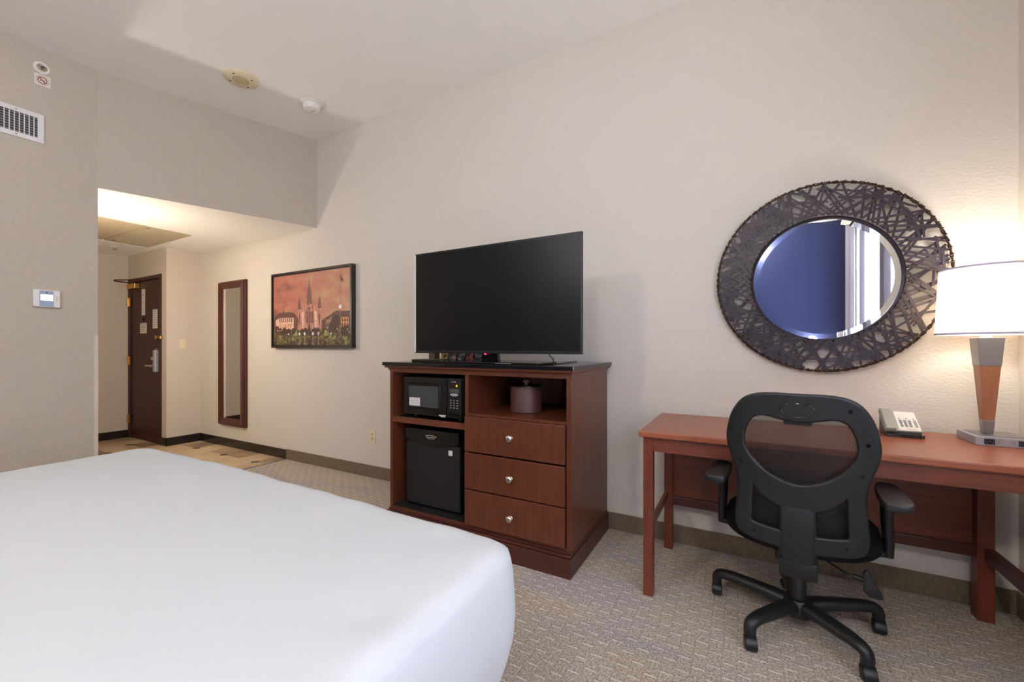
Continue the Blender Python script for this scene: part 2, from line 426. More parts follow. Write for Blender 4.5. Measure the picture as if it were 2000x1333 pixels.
# ------------------------------------------------------------------ entry door
fr = bmesh.new()
box(fr, dx0, dx0+0.05, yj-0.012, yj+0.12, 0, dzt, 0.003); box(fr, dx1-0.05, dx1, yj-0.012, yj+0.12, 0, dzt, 0.003)
box(fr, dx0+0.049, dx1-0.049, yj-0.0115, yj+0.119, dzt-0.045, dzt-0.0005, 0.003)
o = struct('trim_2', fr, M['doorwood']); o.name = 'trim_2'
dr = bpy.data.objects.new('door_1', None); COL.objects.link(dr); dr.location = (-6.475, yj, 0); dr['kind'] = 'structure'
Dx0, Dx1 = dx0+0.055, dx1-0.055
df = yj+0.005
obj('door_leaf', BX(Dx0, Dx1, df, df+0.045, 0.012, dzt-0.05, 0.003), M['doorwood'], dr)
for z in (1.74, 0.99, 0.245):
    bm = bmesh.new(); lathe(bm, [(0.010, -0.055), (0.010, 0.055)], (dx0+0.035, yj-0.022, z), n=12)
    box(bm, dx0+0.005, dx0+0.075, yj-0.017, yj-0.012, z-0.055, z+0.055)
    obj('hinge', bm, M['brass'], dr, True)
bm = bmesh.new(); box(bm, -6.86, -6.62, df-0.055, df, 1.90, 1.965, 0.006)
cl = obj('door_closer', bm, M['brass'], dr)
bm = bmesh.new(); tube(bm, [(-6.72, df-0.03, 1.975), (-6.84, 2.20, 1.985), (-6.90, 2.135, 1.995)], 0.007)
tube(bm, [(-6.90, 2.135, 2.008), (-6.75, 2.20, 2.006), (-6.55, df-0.02, 2.004)], 0.006)
obj('closer_arm', bm, M['doorwood'], cl)
def notice(x0, x1, z0, z1, nm, lines, gap=0.55):
    o = obj(nm, BX(x0, x1, df-0.003, df-0.0005, z0, z1), M['paper'], dr)
    bm = bmesh.new()
    for i in range(lines):
        z = z1-(i+0.8)*(z1-z0)/(lines+0.6)
        box(bm, x0+0.012, x1-0.012-(0.03 if i % 3 == 2 else 0), df-0.0042, df-0.0032, z-0.004, z+0.004)
    obj('printed_lines', bm, M['print'], o)
notice(-6.565, -6.475, 1.56, 1.885, 'door_hanger', 3)
notice(-6.262, -6.142, 1.39, 1.62, 'notice', 8)
notice(-6.61, -6.43, 1.335, 1.462, 'notice', 4)
bm = lathe(bmesh.new(), [(0.02, 0), (0.02, 0.012), (0.008, 0.014)], (-6.51, df-0.013, 1.51), 'y', 16)
obj('peephole', bm, M['black'], dr)
bm = bmesh.new(); prism(bm, [(-6.17+0.05*math.cos(a*PI/8), (0.92 if math.sin(a*PI/8) < 0 else 1.10)+0.05*math.sin(a*PI/8)) for a in range(16)], df-0.004, df, axis='y')
obj('lock_backplate', bm, M['steel'], dr)
bm = bmesh.new(); box(bm, -6.165, -6.105, df-0.04, df, 0.865, 1.13, 0.008)
lk = obj('lock_case', bm, M['silver'], dr)
bm = bmesh.new(); lathe(bm, [(0.014, -0.05), (0.014, 0)], (-6.135, df-0.02, 0.94), 'y', 14)
tube(bm, [(-6.135, df-0.065, 0.94), (-6.20, df-0.068, 0.942), (-6.29, df-0.06, 0.94)], [0.011, 0.010, 0.012])
obj('lever_handle', bm, M['chrome'], lk, True)
bm = bmesh.new(); box(bm, -6.24, -6.19, df-0.03, df, 1.005, 1.045, 0.006); obj('deadbolt_turn', bm, M['chrome'], dr)
bm = bmesh.new(); box(bm, -6.15, -6.11, df-0.03, df, 1.255, 1.30, 0.005)
tube(bm, [(-6.12, df-0.03, 1.278), (-6.06, df-0.045, 1.278), (-6.0, yj-0.025, 1.278)], 0.007); lathe(bm, [(0.014, -0.016), (0.014, 0.016)], (-5.995, yj-0.02, 1.278), n=12)
obj('swing_latch', bm, M['brass'], dr, True)

# ------------------------------------------------------------------ entry fittings
t = thing('access_panel', 'tan air handler access panel with perforated grille recessed in the entry ceiling', 'ceiling panel', (-5.6, 1.7, ZH+0.02))
bm = BX(px0+0.005, px1-0.005, py0+0.005, 1.80, ZH+0.003, ZH+0.03, 0.003); obj('blank_panel', bm, M['panelpaint'], t)
bm = bmesh.new()
gy0, gy1 = 1.815, py1-0.005
box(bm, px0+0.005, px0+0.07, gy0, gy1, ZH+0.002, ZH+0.03); box(bm, px1-0.07, px1-0.005, gy0, gy1, ZH+0.002, ZH+0.03)
box(bm, px0+0.07, px1-0.07, gy0, gy0+0.05, ZH+0.002, ZH+0.03); box(bm, px0+0.07, px1-0.07, gy1-0.05, gy1, ZH+0.002, ZH+0.03)
obj('grille_frame', bm, M['panelpaint'], t)
bm = bmesh.new(); x = px0+0.075
while x < px1-0.075:
    box(bm, x, x+0.010, gy0+0.05, gy1-0.05, ZH+0.003, ZH+0.008); x += 0.018
y = gy0+0.06
while y < gy1-0.05:
    box(bm, px0+0.07, px1-0.07, y, y+0.010, ZH+0.003, ZH+0.008); y += 0.020
obj('perforated_grille', bm, M['cream'], t)
obj('grille_backing', BX(px0+0.05, px1-0.05, gy0+0.03, gy1-0.03, ZH+0.016, ZH+0.020), M['panelpaint'], t)
for x, y in ((-5.14, 1.84), (-6.03, 1.86)):
    obj('latch_screw', lathe(bmesh.new(), [(0.018, -0.004), (0.018, 0)], (x, y, ZH+0.004), n=14), M['grey'], t)
t = thing('ceiling_sprinkler', 'small white sprinkler cap on the entry ceiling before the door', 'sprinkler', (-6.42, 1.99, ZH))
obj('escutcheon', lathe(bmesh.new(), [(0.035, 0), (0.03, -0.008), (0.012, -0.01)], (-6.42, 1.99, ZH-0.0005), n=20), M['white'], t, True)
obj('sprinkler_head', lathe(bmesh.new(), [(0.012, 0), (0.012, -0.02), (0.02, -0.022), (0.02, -0.026)], (-6.42, 1.99, ZH-0.009), n=16), M['steel'], t, True)

# vanity light on the hidden entry side of the west wall, source of the warm glow in the entry
t = thing('vanity_light', 'brass wall light with a frosted globe on the entry side of the opening', 'wall light', (-4.65, 1.0, 1.60))
obj('wall_plate', BX(-4.71, -4.59, 1.0, 1.02, 1.54, 1.66, 0.004), M['brass'], t)
obj('lamp_arm', tube(bmesh.new(), [(-4.65, 1.02, 1.60), (-4.65, 1.12, 1.575), (-4.65, 1.22, 1.58)], 0.010), M['brass'], t)
pl = point('vanity_bulb', (-4.65, 1.24, 1.67), 18, (1.0, 0.90, 0.76), 0.025)
obj('lamp_cup', lathe(bmesh.new(), [(0.012, 1.575), (0.03, 1.59), (0.035, 1.61)], (-4.65, 1.24, 0), n=20), M['brass'], t, True)

def wallplate(nm, label, cat, c, w, h, axis, kind):
    t = thing(nm, label, cat, c)
    bm = bmesh.new(); x, y, z = c
    if axis == 'y':
        box(bm, x-w/2, x+w/2, y-0.006, y, z-h/2, z+h/2, 0.002)
        obj('cover_plate', bm, M['cream'], t)
        for dz in (-0.02, 0.02):
            b2 = bmesh.new(); box(b2, x-0.016, x+0.016, y-0.009, y-0.005, z+dz-0.014, z+dz+0.014, 0.003); rc = obj('receptacle', b2, M['cream'], t)
            b2 = bmesh.new(); box(b2, x-0.008, x-0.005, y-0.0096, y-0.0085, z+dz-0.002, z+dz+0.008); box(b2, x+0.005, x+0.008, y-0.0096, y-0.0085, z+dz-0.002, z+dz+0.008)
            box(b2, x-0.003, x+0.003, y-0.0096, y-0.0085, z+dz-0.010, z+dz-0.005)
            obj('socket_slots', b2, M['dark'], rc)
    else:
        box(bm, x, x+0.006, y-w/2, y+w/2, z-h/2, z+h/2, 0.002); obj('cover_plate', bm, M['cream'], t)
        b2 = bmesh.new(); box(b2, x+0.005, x+0.018, y-0.005, y+0.005, z-0.004, z+0.014, 0.002); obj('toggle', b2, M['white'], t)
    return t
wallplate('wall_outlet', 'cream duplex outlet low on the wall left of the media cabinet', 'outlet', (-2.888, YN, 0.364), 0.08, 0.125, 'y', 0)
wallplate('light_switch', 'cream light switch on the entry wall beside the door', 'switch', (-5.9, 2.447, 1.20), 0.075, 0.12, 'x', 0)

# long hall mirror
t = thing('wall_mirror', 'tall narrow wall mirror in a dark cherry frame', 'mirror', (-5.14, YN, 0.24))
mx0, mx1, mz0, mz1, my = -5.395, -4.86, 0.255, 1.925, YN-0.055
bm = bmesh.new(); fw = 0.085
def mitred_frame(bm, x0, x1, z0, z1, fw, yb, prof):
    """prof: list of (inset, y) points of the frame section from the outer back to the inner front"""
    b = bmesh.new(); rings = []
    for ins, y in prof:
        rings.append([b.verts.new(p) for p in ((x0+ins, y, z0+ins), (x1-ins, y, z0+ins), (x1-ins, y, z1-ins), (x0+ins, y, z1-ins))])
    for k in range(len(rings)-1):
        for i in range(4):
            b.faces.new((rings[k][i], rings[k][(i+1) % 4], rings[k+1][(i+1) % 4], rings[k+1][i]))
    bmesh.ops.recalc_face_normals(b, faces=b.faces); join(bm, b)
mitred_frame(bm, mx0, mx1, mz0, mz1, fw, my, [(0.0, YN-0.001), (0.0, YN-0.03), (0.012, YN-0.034), (0.012, my+0.006), (0.018, my), (0.03, my), (0.085, my+0.018), (0.088, my+0.026), (0.088, YN-0.001)])
obj('mirror_frame', bm, M['mirrorframe'], t)
obj('mirror_pane', BX(mx0+0.08, mx1-0.08, my+0.024, my+0.03, mz0+0.08, mz1-0.08), M['mirror'], t)

# ------------------------------------------------------------------ framed city picture
def picture():
    x0, x1, z0, z1 = -4.335, -3.105, 1.155, 1.925
    yf = YN-0.05
    t = thing('framed_picture', 'framed picture of a floodlit cathedral under a red evening sky', 'picture', ((x0+x1)/2, YN, z0))
    bm = bmesh.new(); mitred_frame(bm, x0, x1, z0, z1, 0.02, yf, [(0, YN-0.001), (0, yf), (0.020, yf), (0.020, yf+0.012), (0.034, yf+0.014)])
    obj('picture_frame', bm, M['frame_dark'], t)
    cx0, cx1, cz0, cz1 = x0+0.03, x1-0.03, z0+0.03, z1-0.03
    yc = yf+0.010
    sky_m = mat('print_red_sky', srgb(190, 110, 90), 0.55)
    n = noise(sky_m, coords(sky_m, (1.5, 1, 3)), 3.5, 5, 0.6)
    s = N(sky_m, 'ShaderNodeSeparateXYZ'); g = N(sky_m, 'ShaderNodeNewGeometry'); L(sky_m, g.outputs['Position'], s.inputs[0])
    gx = math_(sky_m, 'MULTIPLY', math_(sky_m, 'ADD', s.outputs[0], 4.3), 0.8)
    f = math_(sky_m, 'ADD', math_(sky_m, 'MULTIPLY', n, 0.8), math_(sky_m, 'MULTIPLY', gx, 0.35))
    L(sky_m, ramp(sky_m, f, [(0.30, srgb(140, 88, 76)), (0.48, srgb(182, 112, 94)), (0.62, srgb(188, 128, 104)), (0.8, srgb(196, 152, 120))]), P(sky_m).inputs['Base Color'])
    def pm(nm, c, e=0):
        q = mat('print_'+nm, srgb(*c), 0.6)
        L(q, ramp(q, noise(q, coords(q), 42, 4, 0.75), [(0.30, srgb(*[v*0.72 for v in c])), (0.5, srgb(*c)), (0.70, srgb(*[min(255, v*1.16+8) for v in c]))]), P(q).inputs['Base Color'])
        return q
    garden = mat('print_garden', srgb(60, 50, 30), 0.6)
    ng = noise(garden, coords(garden), 26, 4, 0.7)
    L(garden, ramp(garden, ng, [(0.38, srgb(52, 38, 34)), (0.52, srgb(92, 70, 50)), (0.60, srgb(126, 124, 66)), (0.72, srgb(180, 178, 108))]), P(garden).inputs['Base Color'])
    stone = mat('print_stone', srgb(200, 140, 120), 0.6)
    ns = noise(stone, coords(stone, (8, 1, 1.2)), 9, 3, 0.7)
    L(stone, ramp(stone, ns, [(0.35, srgb(124, 76, 62)), (0.55, srgb(198, 138, 118)), (0.7, srgb(224, 172, 150))]), P(stone).inputs['Base Color'])
    mats = [sky_m, garden, stone, pm('roof', (104, 66, 58)), pm('dark_tree', (70, 48, 40)), pm('spire', (122, 88, 70)), pm('pale', (226, 178, 158)),
            pm('palm', (146, 152, 92)), pm('lampwhite', (235, 240, 245)), pm('orange', (200, 142, 100)), pm('window', (92, 52, 44)), pm('pole', (150, 120, 108))]
    W_, H_ = cx1-cx0, cz1-cz0
    bm = bmesh.new(); lay = [0]
    def poly(pts, mi):
        lay[0] += 1; y = yc-0.000012*lay[0]
        vs2 = [bm.verts.new((cx0+p[0]*W_, y, cz0+p[1]*H_)) for p in pts]
        fc = bm.faces.new(vs2); fc.material_index = mi
        if fc.normal.y > 0: fc.normal_flip()
    def disc(u, v, r, mi, k=10, ry=None):
        ry = ry or r*W_/H_
        k = k*2 if mi == 4 else k; jt = 0.16 if mi == 4 else 0.0
        poly([(u+r*(1+jt*math.sin(i*2.3+u*40))*math.cos(2*PI*i/k), v+ry*(1+jt*math.sin(i*2.3+u*40))*math.sin(2*PI*i/k)) for i in range(k)], mi)
    poly([(0, 0), (1, 0), (1, 1), (0, 1)], 0)
    # left building
    poly([(0, .18), (.36, .18), (.36, .36), (.30, .45), (.24, .47), (.08, .47), (0, .42)], 3)
    poly([(.03, .22), (.29, .22), (.29, .39), (.08, .39), (.03, .36)], 6)
    for i in range(7): poly([(.085+i*.028, .33), (.097+i*.028, .33), (.097+i*.028, .385), (.085+i*.028, .385)], 10)
    for i in range(6): poly([(.06+i*.036, .25), (.078+i*.036, .25), (.078+i*.036, .295), (.06+i*.036, .295)], 9)
    poly([(.135, .47), (.16, .47), (.152, .53), (.148, .57), (.142, .53)], 5)
    # right buildings
    poly([(.66, .18), (1, .18), (1, .44), (.92, .44), (.84, .45), (.70, .36), (.66, .33)], 3)
    poly([(.715, .2), (.79, .2), (.79, .34), (.775, .38), (.755, .34), (.715, .34)], 11)
    for i in range(3): poly([(.725+i*.022, .24), (.737+i*.022, .24), (.737+i*.022, .30), (.725+i*.022, .30)], 10)
    poly([(.895, .22), (.985, .22), (.985, .36), (.895, .36)], 9)
    for i in range(3):
        for j in range(2): poly([(.905+i*.028, .24+j*.06), (.92+i*.028, .24+j*.06), (.92+i*.028, .28+j*.06), (.905+i*.028, .28+j*.06)], 10)
    # cathedral
    poly([(.36, .16), (.64, .16), (.64, .46), (.60, .46), (.565, .54), (.53, .56), (.47, .56), (.435, .54), (.40, .46), (.36, .46)], 2)
    for u0, u1, zt, zs in ((.345, .39, .50, .69), (.61, .655, .50, .69)):
        poly([(u0, .16), (u1, .16), (u1, zt), (u0, zt)], 2)
        poly([(u0-.004, zt), (u1+.004, zt), ((u0+u1)/2, zs)], 5)
    poly([(.465, .56), (.535, .56), (.53, .70), (.47, .70)], 5)
    poly([(.468, .68), (.532, .68), (.51, .82), (.5, .95), (.49, .82)], 5)
    poly([(.402, .16), (.43, .16), (.43, .44), (.416, .48), (.402, .44)], 6)
    poly([(.57, .16), (.598, .16), (.598, .44), (.584, .48), (.57, .44)], 6)
    for i in range(5): poly([(.452+i*.022, .30), (.463+i*.022, .30), (.463+i*.022, .45), (.4575+i*.022, .475), (.452+i*.022, .45)], 10)
    for u in (.36, .625): poly([(u, .3), (u+.012, .3), (u+.012, .42), (u, .42)], 10)
    disc(.5, .505, .012, 10)
    # trees and garden
    poly([(0, 0), (1, 0), (1, .22), (.9, .2), (.7, .22), (.5, .19), (.3, .22), (.1, .2), (0, .24)], 1)
    for u, v, r in ((.05, .22, .035), (.10, .20, .03), (.16, .2, .035), (.22, .19, .03), (.29, .2, .028), (.41, .17, .035), (.45, .19, .03), (.50, .17, .03), (.57, .17, .04), (.61, .19, .028), (.80, .24, .05), (.83, .32, .05), (.77, .2, .03), (.93, .18, .04), (.965, .2, .03)):
        disc(u, v, r, 4, 9)
    poly([(.48, .2), (.52, .2), (.51, .26), (.502, .31), (.492, .27)], 4)
    poly([(.69, .12), (.74, .12), (.72, .2), (.70, .2)], 7)
    poly([(.30, .13), (.345, .13), (.335, .2), (.315, .19)], 7)
    rnd = random.Random(3)
    for _ in range(46):
        u = rnd.choice((rnd.uniform(.08, .34), rnd.uniform(.66, .97))); v = rnd.uniform(.01, .10); a = rnd.uniform(.3, 2.8); l = rnd.uniform(.02, .07)
        du, dv = math.cos(a)*l, abs(math.sin(a))*l*1.3
        poly([(u, v), (u+.008, v), (min(u+du, .99), v+dv)], 7)
    for u, c in ((.37, 8), (.44, 8), (.55, 8), (.62, 6)):
        poly([(u-.003, .03), (u+.003, .03), (u+.003, .14), (u-.003, .14)], 11); disc(u, .155, .013, c, 10)
        poly([(u-.014, 0), (u+.014, 0), (u+.003, .05), (u-.003, .05)], 11)
    for u, v in ((.22, .155), (.78, .15), (.06, .21), (.09, .205), (.12, .21), (.85, .21), (.97, .2), (.99, .17)): disc(u, v, .008, 8 if v < .17 else 9, 8)
    poly([(.884, .10), (.891, .10), (.889, .92), (.886, .92)], 11); disc(.887, .50, .018, 8, 10)
    poly([(.886, .93), (.93, .84), (.905, .82), (.89, .86)], 5)
    obj('printed_canvas', bm, mats, t)
    obj('backing_board', BX(x0+0.01, x1-0.01, yc+0.002, YN-0.002, z0+0.01, z1-0.01), M['frame_dark'], t)
picture()

# ------------------------------------------------------------------ west wall fittings
def west_sign():
    t = thing('no_smoking_sign', 'small white no smoking sign high on the wallpapered wall', 'sign', (XW, 0.918, 2.97))
    obj('sign_plate', BX(XW, XW+0.003, 0.880, 0.956, 2.935, 3.010), M['paper'], t)
    cy_, cz_ = 0.918, 2.972; X = XW+0.0035
    def ring(r0, r1, a0, a1, m_, nm, n=40, xo=0.0):
        bm = bmesh.new(); pr = []
        for i in range(n+1):
            a = a0+(a1-a0)*i/n; pr.append((bm.verts.new((X+xo, cy_+r0*math.cos(a), cz_+r0*math.sin(a))), bm.verts.new((X+xo, cy_+r1*math.cos(a), cz_+r1*math.sin(a)))))
        for i in range(n): bm.faces.new((pr[i][0], pr[i][1], pr[i+1][1], pr[i+1][0]))
        return obj(nm, bm, m_, t)
    ring(0.0175, 0.0225, 0, 2*PI, M['red'], 'prohibition_ring')
    bm = bmesh.new(); d = 0.0175*0.707
    bm.faces.new([bm.verts.new((X+0.0003, cy_+a, cz_+b)) for a, b in ((-d-0.002, d-0.002), (-d+0.002, d+0.002), (d+0.002, -d+0.002), (d-0.002, -d-0.002))])
    obj('prohibition_slash', bm, M['red'], t)
    bm = bmesh.new(); box(bm, X-0.0002, X+0.0002, cy_-0.012, cy_+0.012, cz_-0.003, cz_+0.001); box(bm, X-0.0002, X+0.0002, cy_+0.006, cy_+0.008, cz_+0.003, cz_+0.009)
    obj('cigarette_symbol', bm, M['dark'], t)
    for k in range(9):
        a = 0.25+k*0.31; ring(0.0265, 0.0305, a, a+0.17, M['red'], 'curved_lettering', 4)
    for k in range(9):
        a = PI+0.25+k*0.31; ring(0.0265, 0.0305, a, a+0.17, M['red'], 'curved_lettering', 4)
west_sign()
t = thing('wall_sprinkler', 'round white sidewall sprinkler above the no smoking sign', 'sprinkler', (XW, 0.915, 3.055))
obj('escutcheon_ring', lathe(bmesh.new(), [(0.040, 0), (0.040, 0.004), (0.034, 0.010), (0.026, 0.010), (0.024, 0.002)], (XW, 0.915, 3.055), 'x', 32), M['white'], t, True)
obj('recess', lathe(bmesh.new(), [(0.0245, 0.001), (0.0245, 0.003)], (XW, 0.915, 3.055), 'x', 24), M['creamgrille'], t)
bm = bmesh.new(); lathe(bm, [(0.007, 0.003), (0.007, 0.022)], (XW, 0.915, 3.055), 'x', 12); box(bm, XW+0.018, XW+0.022, 0.895, 0.935, 3.052, 3.062); box(bm, XW+0.01, XW+0.02, 0.905, 0.925, 3.042, 3.046)
obj('sprinkler_head', bm, M['steel'], t)

def vent():
    y0, y1, z0, z1 = 0.26, 0.925, 2.542, 2.735
    t = thing('air_vent', 'white rectangular air vent grille on the wallpapered wall', 'vent', (XW, (y0+y1)/2, z0))
    bm = bmesh.new(); b = 0.030
    for a in ((y0+b-0.001, y1-b+0.001, z0, z0+b), (y0+b-0.001, y1-b+0.001, z1-b, z1)): box(bm, XW, XW+0.0095, a[0], a[1], a[2], a[3])
    for a in ((y0, y0+b, z0, z1), (y1-b, y1, z0, z1)): box(bm, XW, XW+0.010, a[0], a[1], a[2], a[3], 0.002)
    obj('vent_frame', bm, M['vent'], t)
    obj('duct_opening', BX(XW+0.0005, XW+0.001, y0+0.02, y1-0.02, z0+0.02, z1-0.02), M['dark'], t)
    bm = bmesh.new(); z = z0+b+0.004
    while z < z1-b:
        vs_ = [bm.verts.new(p) for p in ((XW+0.0015, y0+b, z), (XW+0.0015, y1-b, z), (XW+0.0055, y1-b, z+0.009), (XW+0.0055, y0+b, z+0.009))]
        bm.faces.new(vs_); z += 0.0165
    obj('horizontal_louvres', bm, M['grey'], t)
    bm = bmesh.new(); y = y0+b+0.006
    while y < y1-b:
        box(bm, XW+0.006, XW+0.009, y, y+0.0045, z0+b-0.002, z1-b+0.002); y += 0.0215
    obj('vertical_blades', bm, M['vent'], t)
    for z in (z0+0.015, z1-0.015):
        obj('screw', lathe(bmesh.new(), [(0.004, 0.009), (0.004, 0.0115)], (XW, 0.80, z), 'x', 10), M['grey'], t)
vent()
t = thing('thermostat', 'white thermostat with a lit screen beside the opening to the entry', 'thermostat', (XW, 0.935, 1.43))
obj('housing', BX(XW, XW+0.024, 0.872, 0.998, 1.434, 1.550, 0.004), M['white'], t)
obj('display_bezel', BX(XW+0.024, XW+0.0255, 0.900, 0.966, 1.440, 1.545, 0.0006), M['lcdblue'], t)
obj('lit_screen', BX(XW+0.0255, XW+0.0262, 0.904, 0.962, 1.478, 1.519), M['lcd'], t)
bm = lathe(bmesh.new(), [(0.0045, 0.0255), (0.0045, 0.027)], (XW, 0.933, 1.531), 'x', 12); obj('sensor', bm, M['dark'], t)
for z in (1.505, 1.485): obj('button', BX(XW+0.024, XW+0.0265, 0.974, 0.990, z-0.004, z+0.004, 0.001), M['cream'], t)

# ------------------------------------------------------------------ ceiling fittings
t = thing('ceiling_speaker', 'round cream ceiling speaker with a flat grille and four screws', 'speaker', (-3.317, 1.752, ZC))
c = (-3.317, 1.752, ZC)
obj('trim_ring', lathe(bmesh.new(), [(0.118, -0.0005), (0.116, -0.010), (0.10, -0.016), (0.058, -0.018), (0.055, -0.012)], c, n=48), M['cream'], t, True)
obj('speaker_grille', lathe(bmesh.new(), [(0.057, -0.012), (0.057, -0.0165)], c, n=32), M['creamgrille'], t)
for k in range(4):
    a = 0.5+k*PI/2; obj('screw', lathe(bmesh.new(), [(0.006, -0.015), (0.006, -0.019)], (c[0]+0.082*math.cos(a), c[1]+0.082*math.sin(a), ZC), n=10), M['frame_dark'], t)
t = thing('smoke_detector', 'round white smoke detector on the ceiling beside the speaker', 'smoke detector', (-3.164, 2.216, ZC))
c = (-3.150, 2.225, ZC)
obj('mounting_plate', lathe(bmesh.new(), [(0.088, -0.0005), (0.088, -0.008), (0.080, -0.012)], c, n=40), M['white'], t, True)
obj('detector_body', lathe(bmesh.new(), [(0.068, -0.012), (0.068, -0.040), (0.060, -0.052), (0.030, -0.056)], c, n=40), M['white'], t, True)
for dx in (-0.015, 0.012): obj('indicator', lathe(bmesh.new(), [(0.005, -0.054), (0.005, -0.0575)], (c[0]+dx, c[1]+0.01, ZC), n=10), M['red'], t)

# ------------------------------------------------------------------ media cabinet
def cabinet():
    x0, x1 = -2.006, -0.758; yf, yb = 1.98, 2.62
    t = thing('media_cabinet', 'cherry wood media cabinet with a black granite top and three drawers', 'cabinet', ((x0+x1)/2, yf, 0))
    bm = bmesh.new()
    b = bmesh.new()
    box(bm, x0, x0+0.024, yf, yb, 0.10, 1.012); box(bm, x1-0.024, x1, yf, yb, 0.10, 1.012)
    box(bm, -1.412, -1.388, yf+0.001, yb-0.003, 0.101, 1.011)
    box(bm, x0+0.01, x1-0.01, yb-0.016, yb-0.001, 0.10, 1.010)
    box(bm, x0+0.01, x1-0.01, yf+0.0015, yb-0.002, 1.000, 1.0115); box(bm, x0+0.02, x1-0.02, yf+0.002, yb-0.002, 0.102, 0.135)
    box(bm, -1.40, x1-0.02, yf-0.002, yb-0.004, 0.765, 0.779)
    obj('carcass', bm, M['cherry'], t)
    obj('microwave_shelf', BX(x0+0.023, -1.411, yf+0.002, yb-0.01, 0.678, 0.716, 0.002), M['cherryx'], t)
    obj('shelf_mat', BX(x0+0.04, -1.414, yf+0.006, yb-0.03, 0.7161, 0.7168), M['black'], t)
    # plinth with stepped top
    bm = bmesh.new()
    box(bm, x0-0.014, x1+0.010, yf-0.035, yb, 0, 0.098, 0.002); box(bm, x0-0.009, x1+0.006, yf-0.026, yb, 0.098, 0.112, 0.005); box(bm, x0-0.003, x1+0.003, yf-0.010, yb, 0.112, 0.122, 0.003)
    obj('plinth', bm, M['cherrydark'], t)
    bm = bmesh.new()
    rings = []
    for d_, z_ in ((0.0, 1.009), (0.003, 1.009), (0.003, 1.014), (0.005, 1.019), (0.009, 1.025), (0.015, 1.030), (0.022, 1.033), (0.022, 1.0435), (0.0, 1.0435)):
        rings.append([bm.verts.new(q) for q in ((x0-d_, yb, z_), (x0-d_, yf-d_*1.3, z_), (x1+d_, yf-d_*1.3, z_), (x1+d_, yb, z_))])
    for A_, B_ in zip(rings, rings[1:]):
        for i in range(4): bm.faces.new((A_[i], A_[(i+1) % 4], B_[(i+1) % 4], B_[i]))
    bm.faces.new(rings[0]); bm.faces.new(rings[-1])
    bmesh.ops.recalc_face_normals(bm, faces=bm.faces)
    obj('crown_moulding', bm, M['cherryx'], t)
    obj('granite_top', BX(x0-0.030, x1+0.030, yf-0.042, yb+0.005, 1.044, 1.066, 0.003), M['granite'], t)
    obj('fridge_bay_liner', BX(x0+0.024, -1.412, yf+0.004, yb-0.016, 0.135, 0.141), M['inside'], t)
    bm = bmesh.new(); box(bm, x0+0.024, -1.412, yb-0.018, yb-0.015, 0.142, 0.677)
    box(bm, x0+0.024, -1.412, yb-0.018, yb-0.015, 0.717, 0.999); box(bm, -1.4128, -1.412, yf+0.02, yb-0.02, 0.142, 0.677); box(bm, -1.4128, -1.412, yf+0.02, yb-0.02, 0.717, 0.999)
    obj('black_back_panel', bm, M['inside'], t)
    for z0, z1, kz in ((0.563, 0.763, 0.668), (0.349, 0.553, 0.448), (0.140, 0.341, 0.234)):
        d = obj('drawer', BX(-1.403, -0.786, yf-0.018, yf+0.002, z0, z1, 0.003), M['cherry'], t)
        kx = -1.098
        obj('knob', lathe(bmesh.new(), [(0.013, 0), (0.009, -0.004), (0.007, -0.012), (0.017, -0.018), (0.018, -0.024), (0.013, -0.029), (0.004, -0.031)], (kx, yf-0.018, kz), 'y', 24), M['chrome'], d, True)
    return t
cabinet()

def fridge():
    x0, x1, y0, y1, z0, z1 = -1.918, -1.488, 2.035, 2.58, 0.150, 0.640
    t = thing('mini_fridge', 'small black mini fridge in the lower left bay of the cabinet', 'fridge', ((x0+x1)/2, y0, 0.141))
    obj('fridge_body', BX(x0+0.004, x1-0.004, y0+0.04, y1, z0+0.005, z1-0.004, 0.004), M['fridge'], t)
    dd = obj('fridge_door', BX(x0, x1, y0, y0+0.038, z0+0.006, z1-0.085, 0.006), M['fridge'], t)
    # curved top grip
    bm = bmesh.new(); pts = [(x0, z1), (x1, z1), (x1, z1-0.07)]
    for i in range(1, 20):
        u = i/20; pts.append((x1+(x0-x1)*u, z1-0.07-0.030*math.sin(PI*u)))
    pts.append((x0, z1-0.07)); prism(bm, pts, y0-0.010, y0+0.036, axis='y', bev=0.003)
    g = obj('door_grip', bm, M['fridgetrim'], t)
    xm = (x0+x1)/2
    bm = bmesh.new(); tube(bm, [(xm+0.034*math.cos(a*PI/12), y0-0.0115, z1-0.042+0.011*math.sin(a*PI/12)) for a in range(24)], 0.0014, 6, closed=True)
    tube(bm, [(xm-0.045, y0-0.0115, z1-0.036), (xm-0.01, y0-0.0115, z1-0.030), (xm+0.045, y0-0.0115, z1-0.038)], 0.0018, 6)
    box(bm, xm-0.02, xm+0.02, y0-0.0122, y0-0.010, z1-0.046, z1-0.041)
    obj('oval_badge', bm, M['chrome'], g)
    obj('white_sticker', BX(x1-0.085, x1-0.056, y0-0.001, y0, 0.497, 0.528), M['paper'], dd)
    for xx in (x0+0.04, x1-0.04):
        for yy in (y0+0.08, y1-0.06):
            obj('foot', lathe(bmesh.new(), [(0.015, 0.1412), (0.015, 0.157)], (xx, yy, 0), n=12), M['black'], t)
fridge()

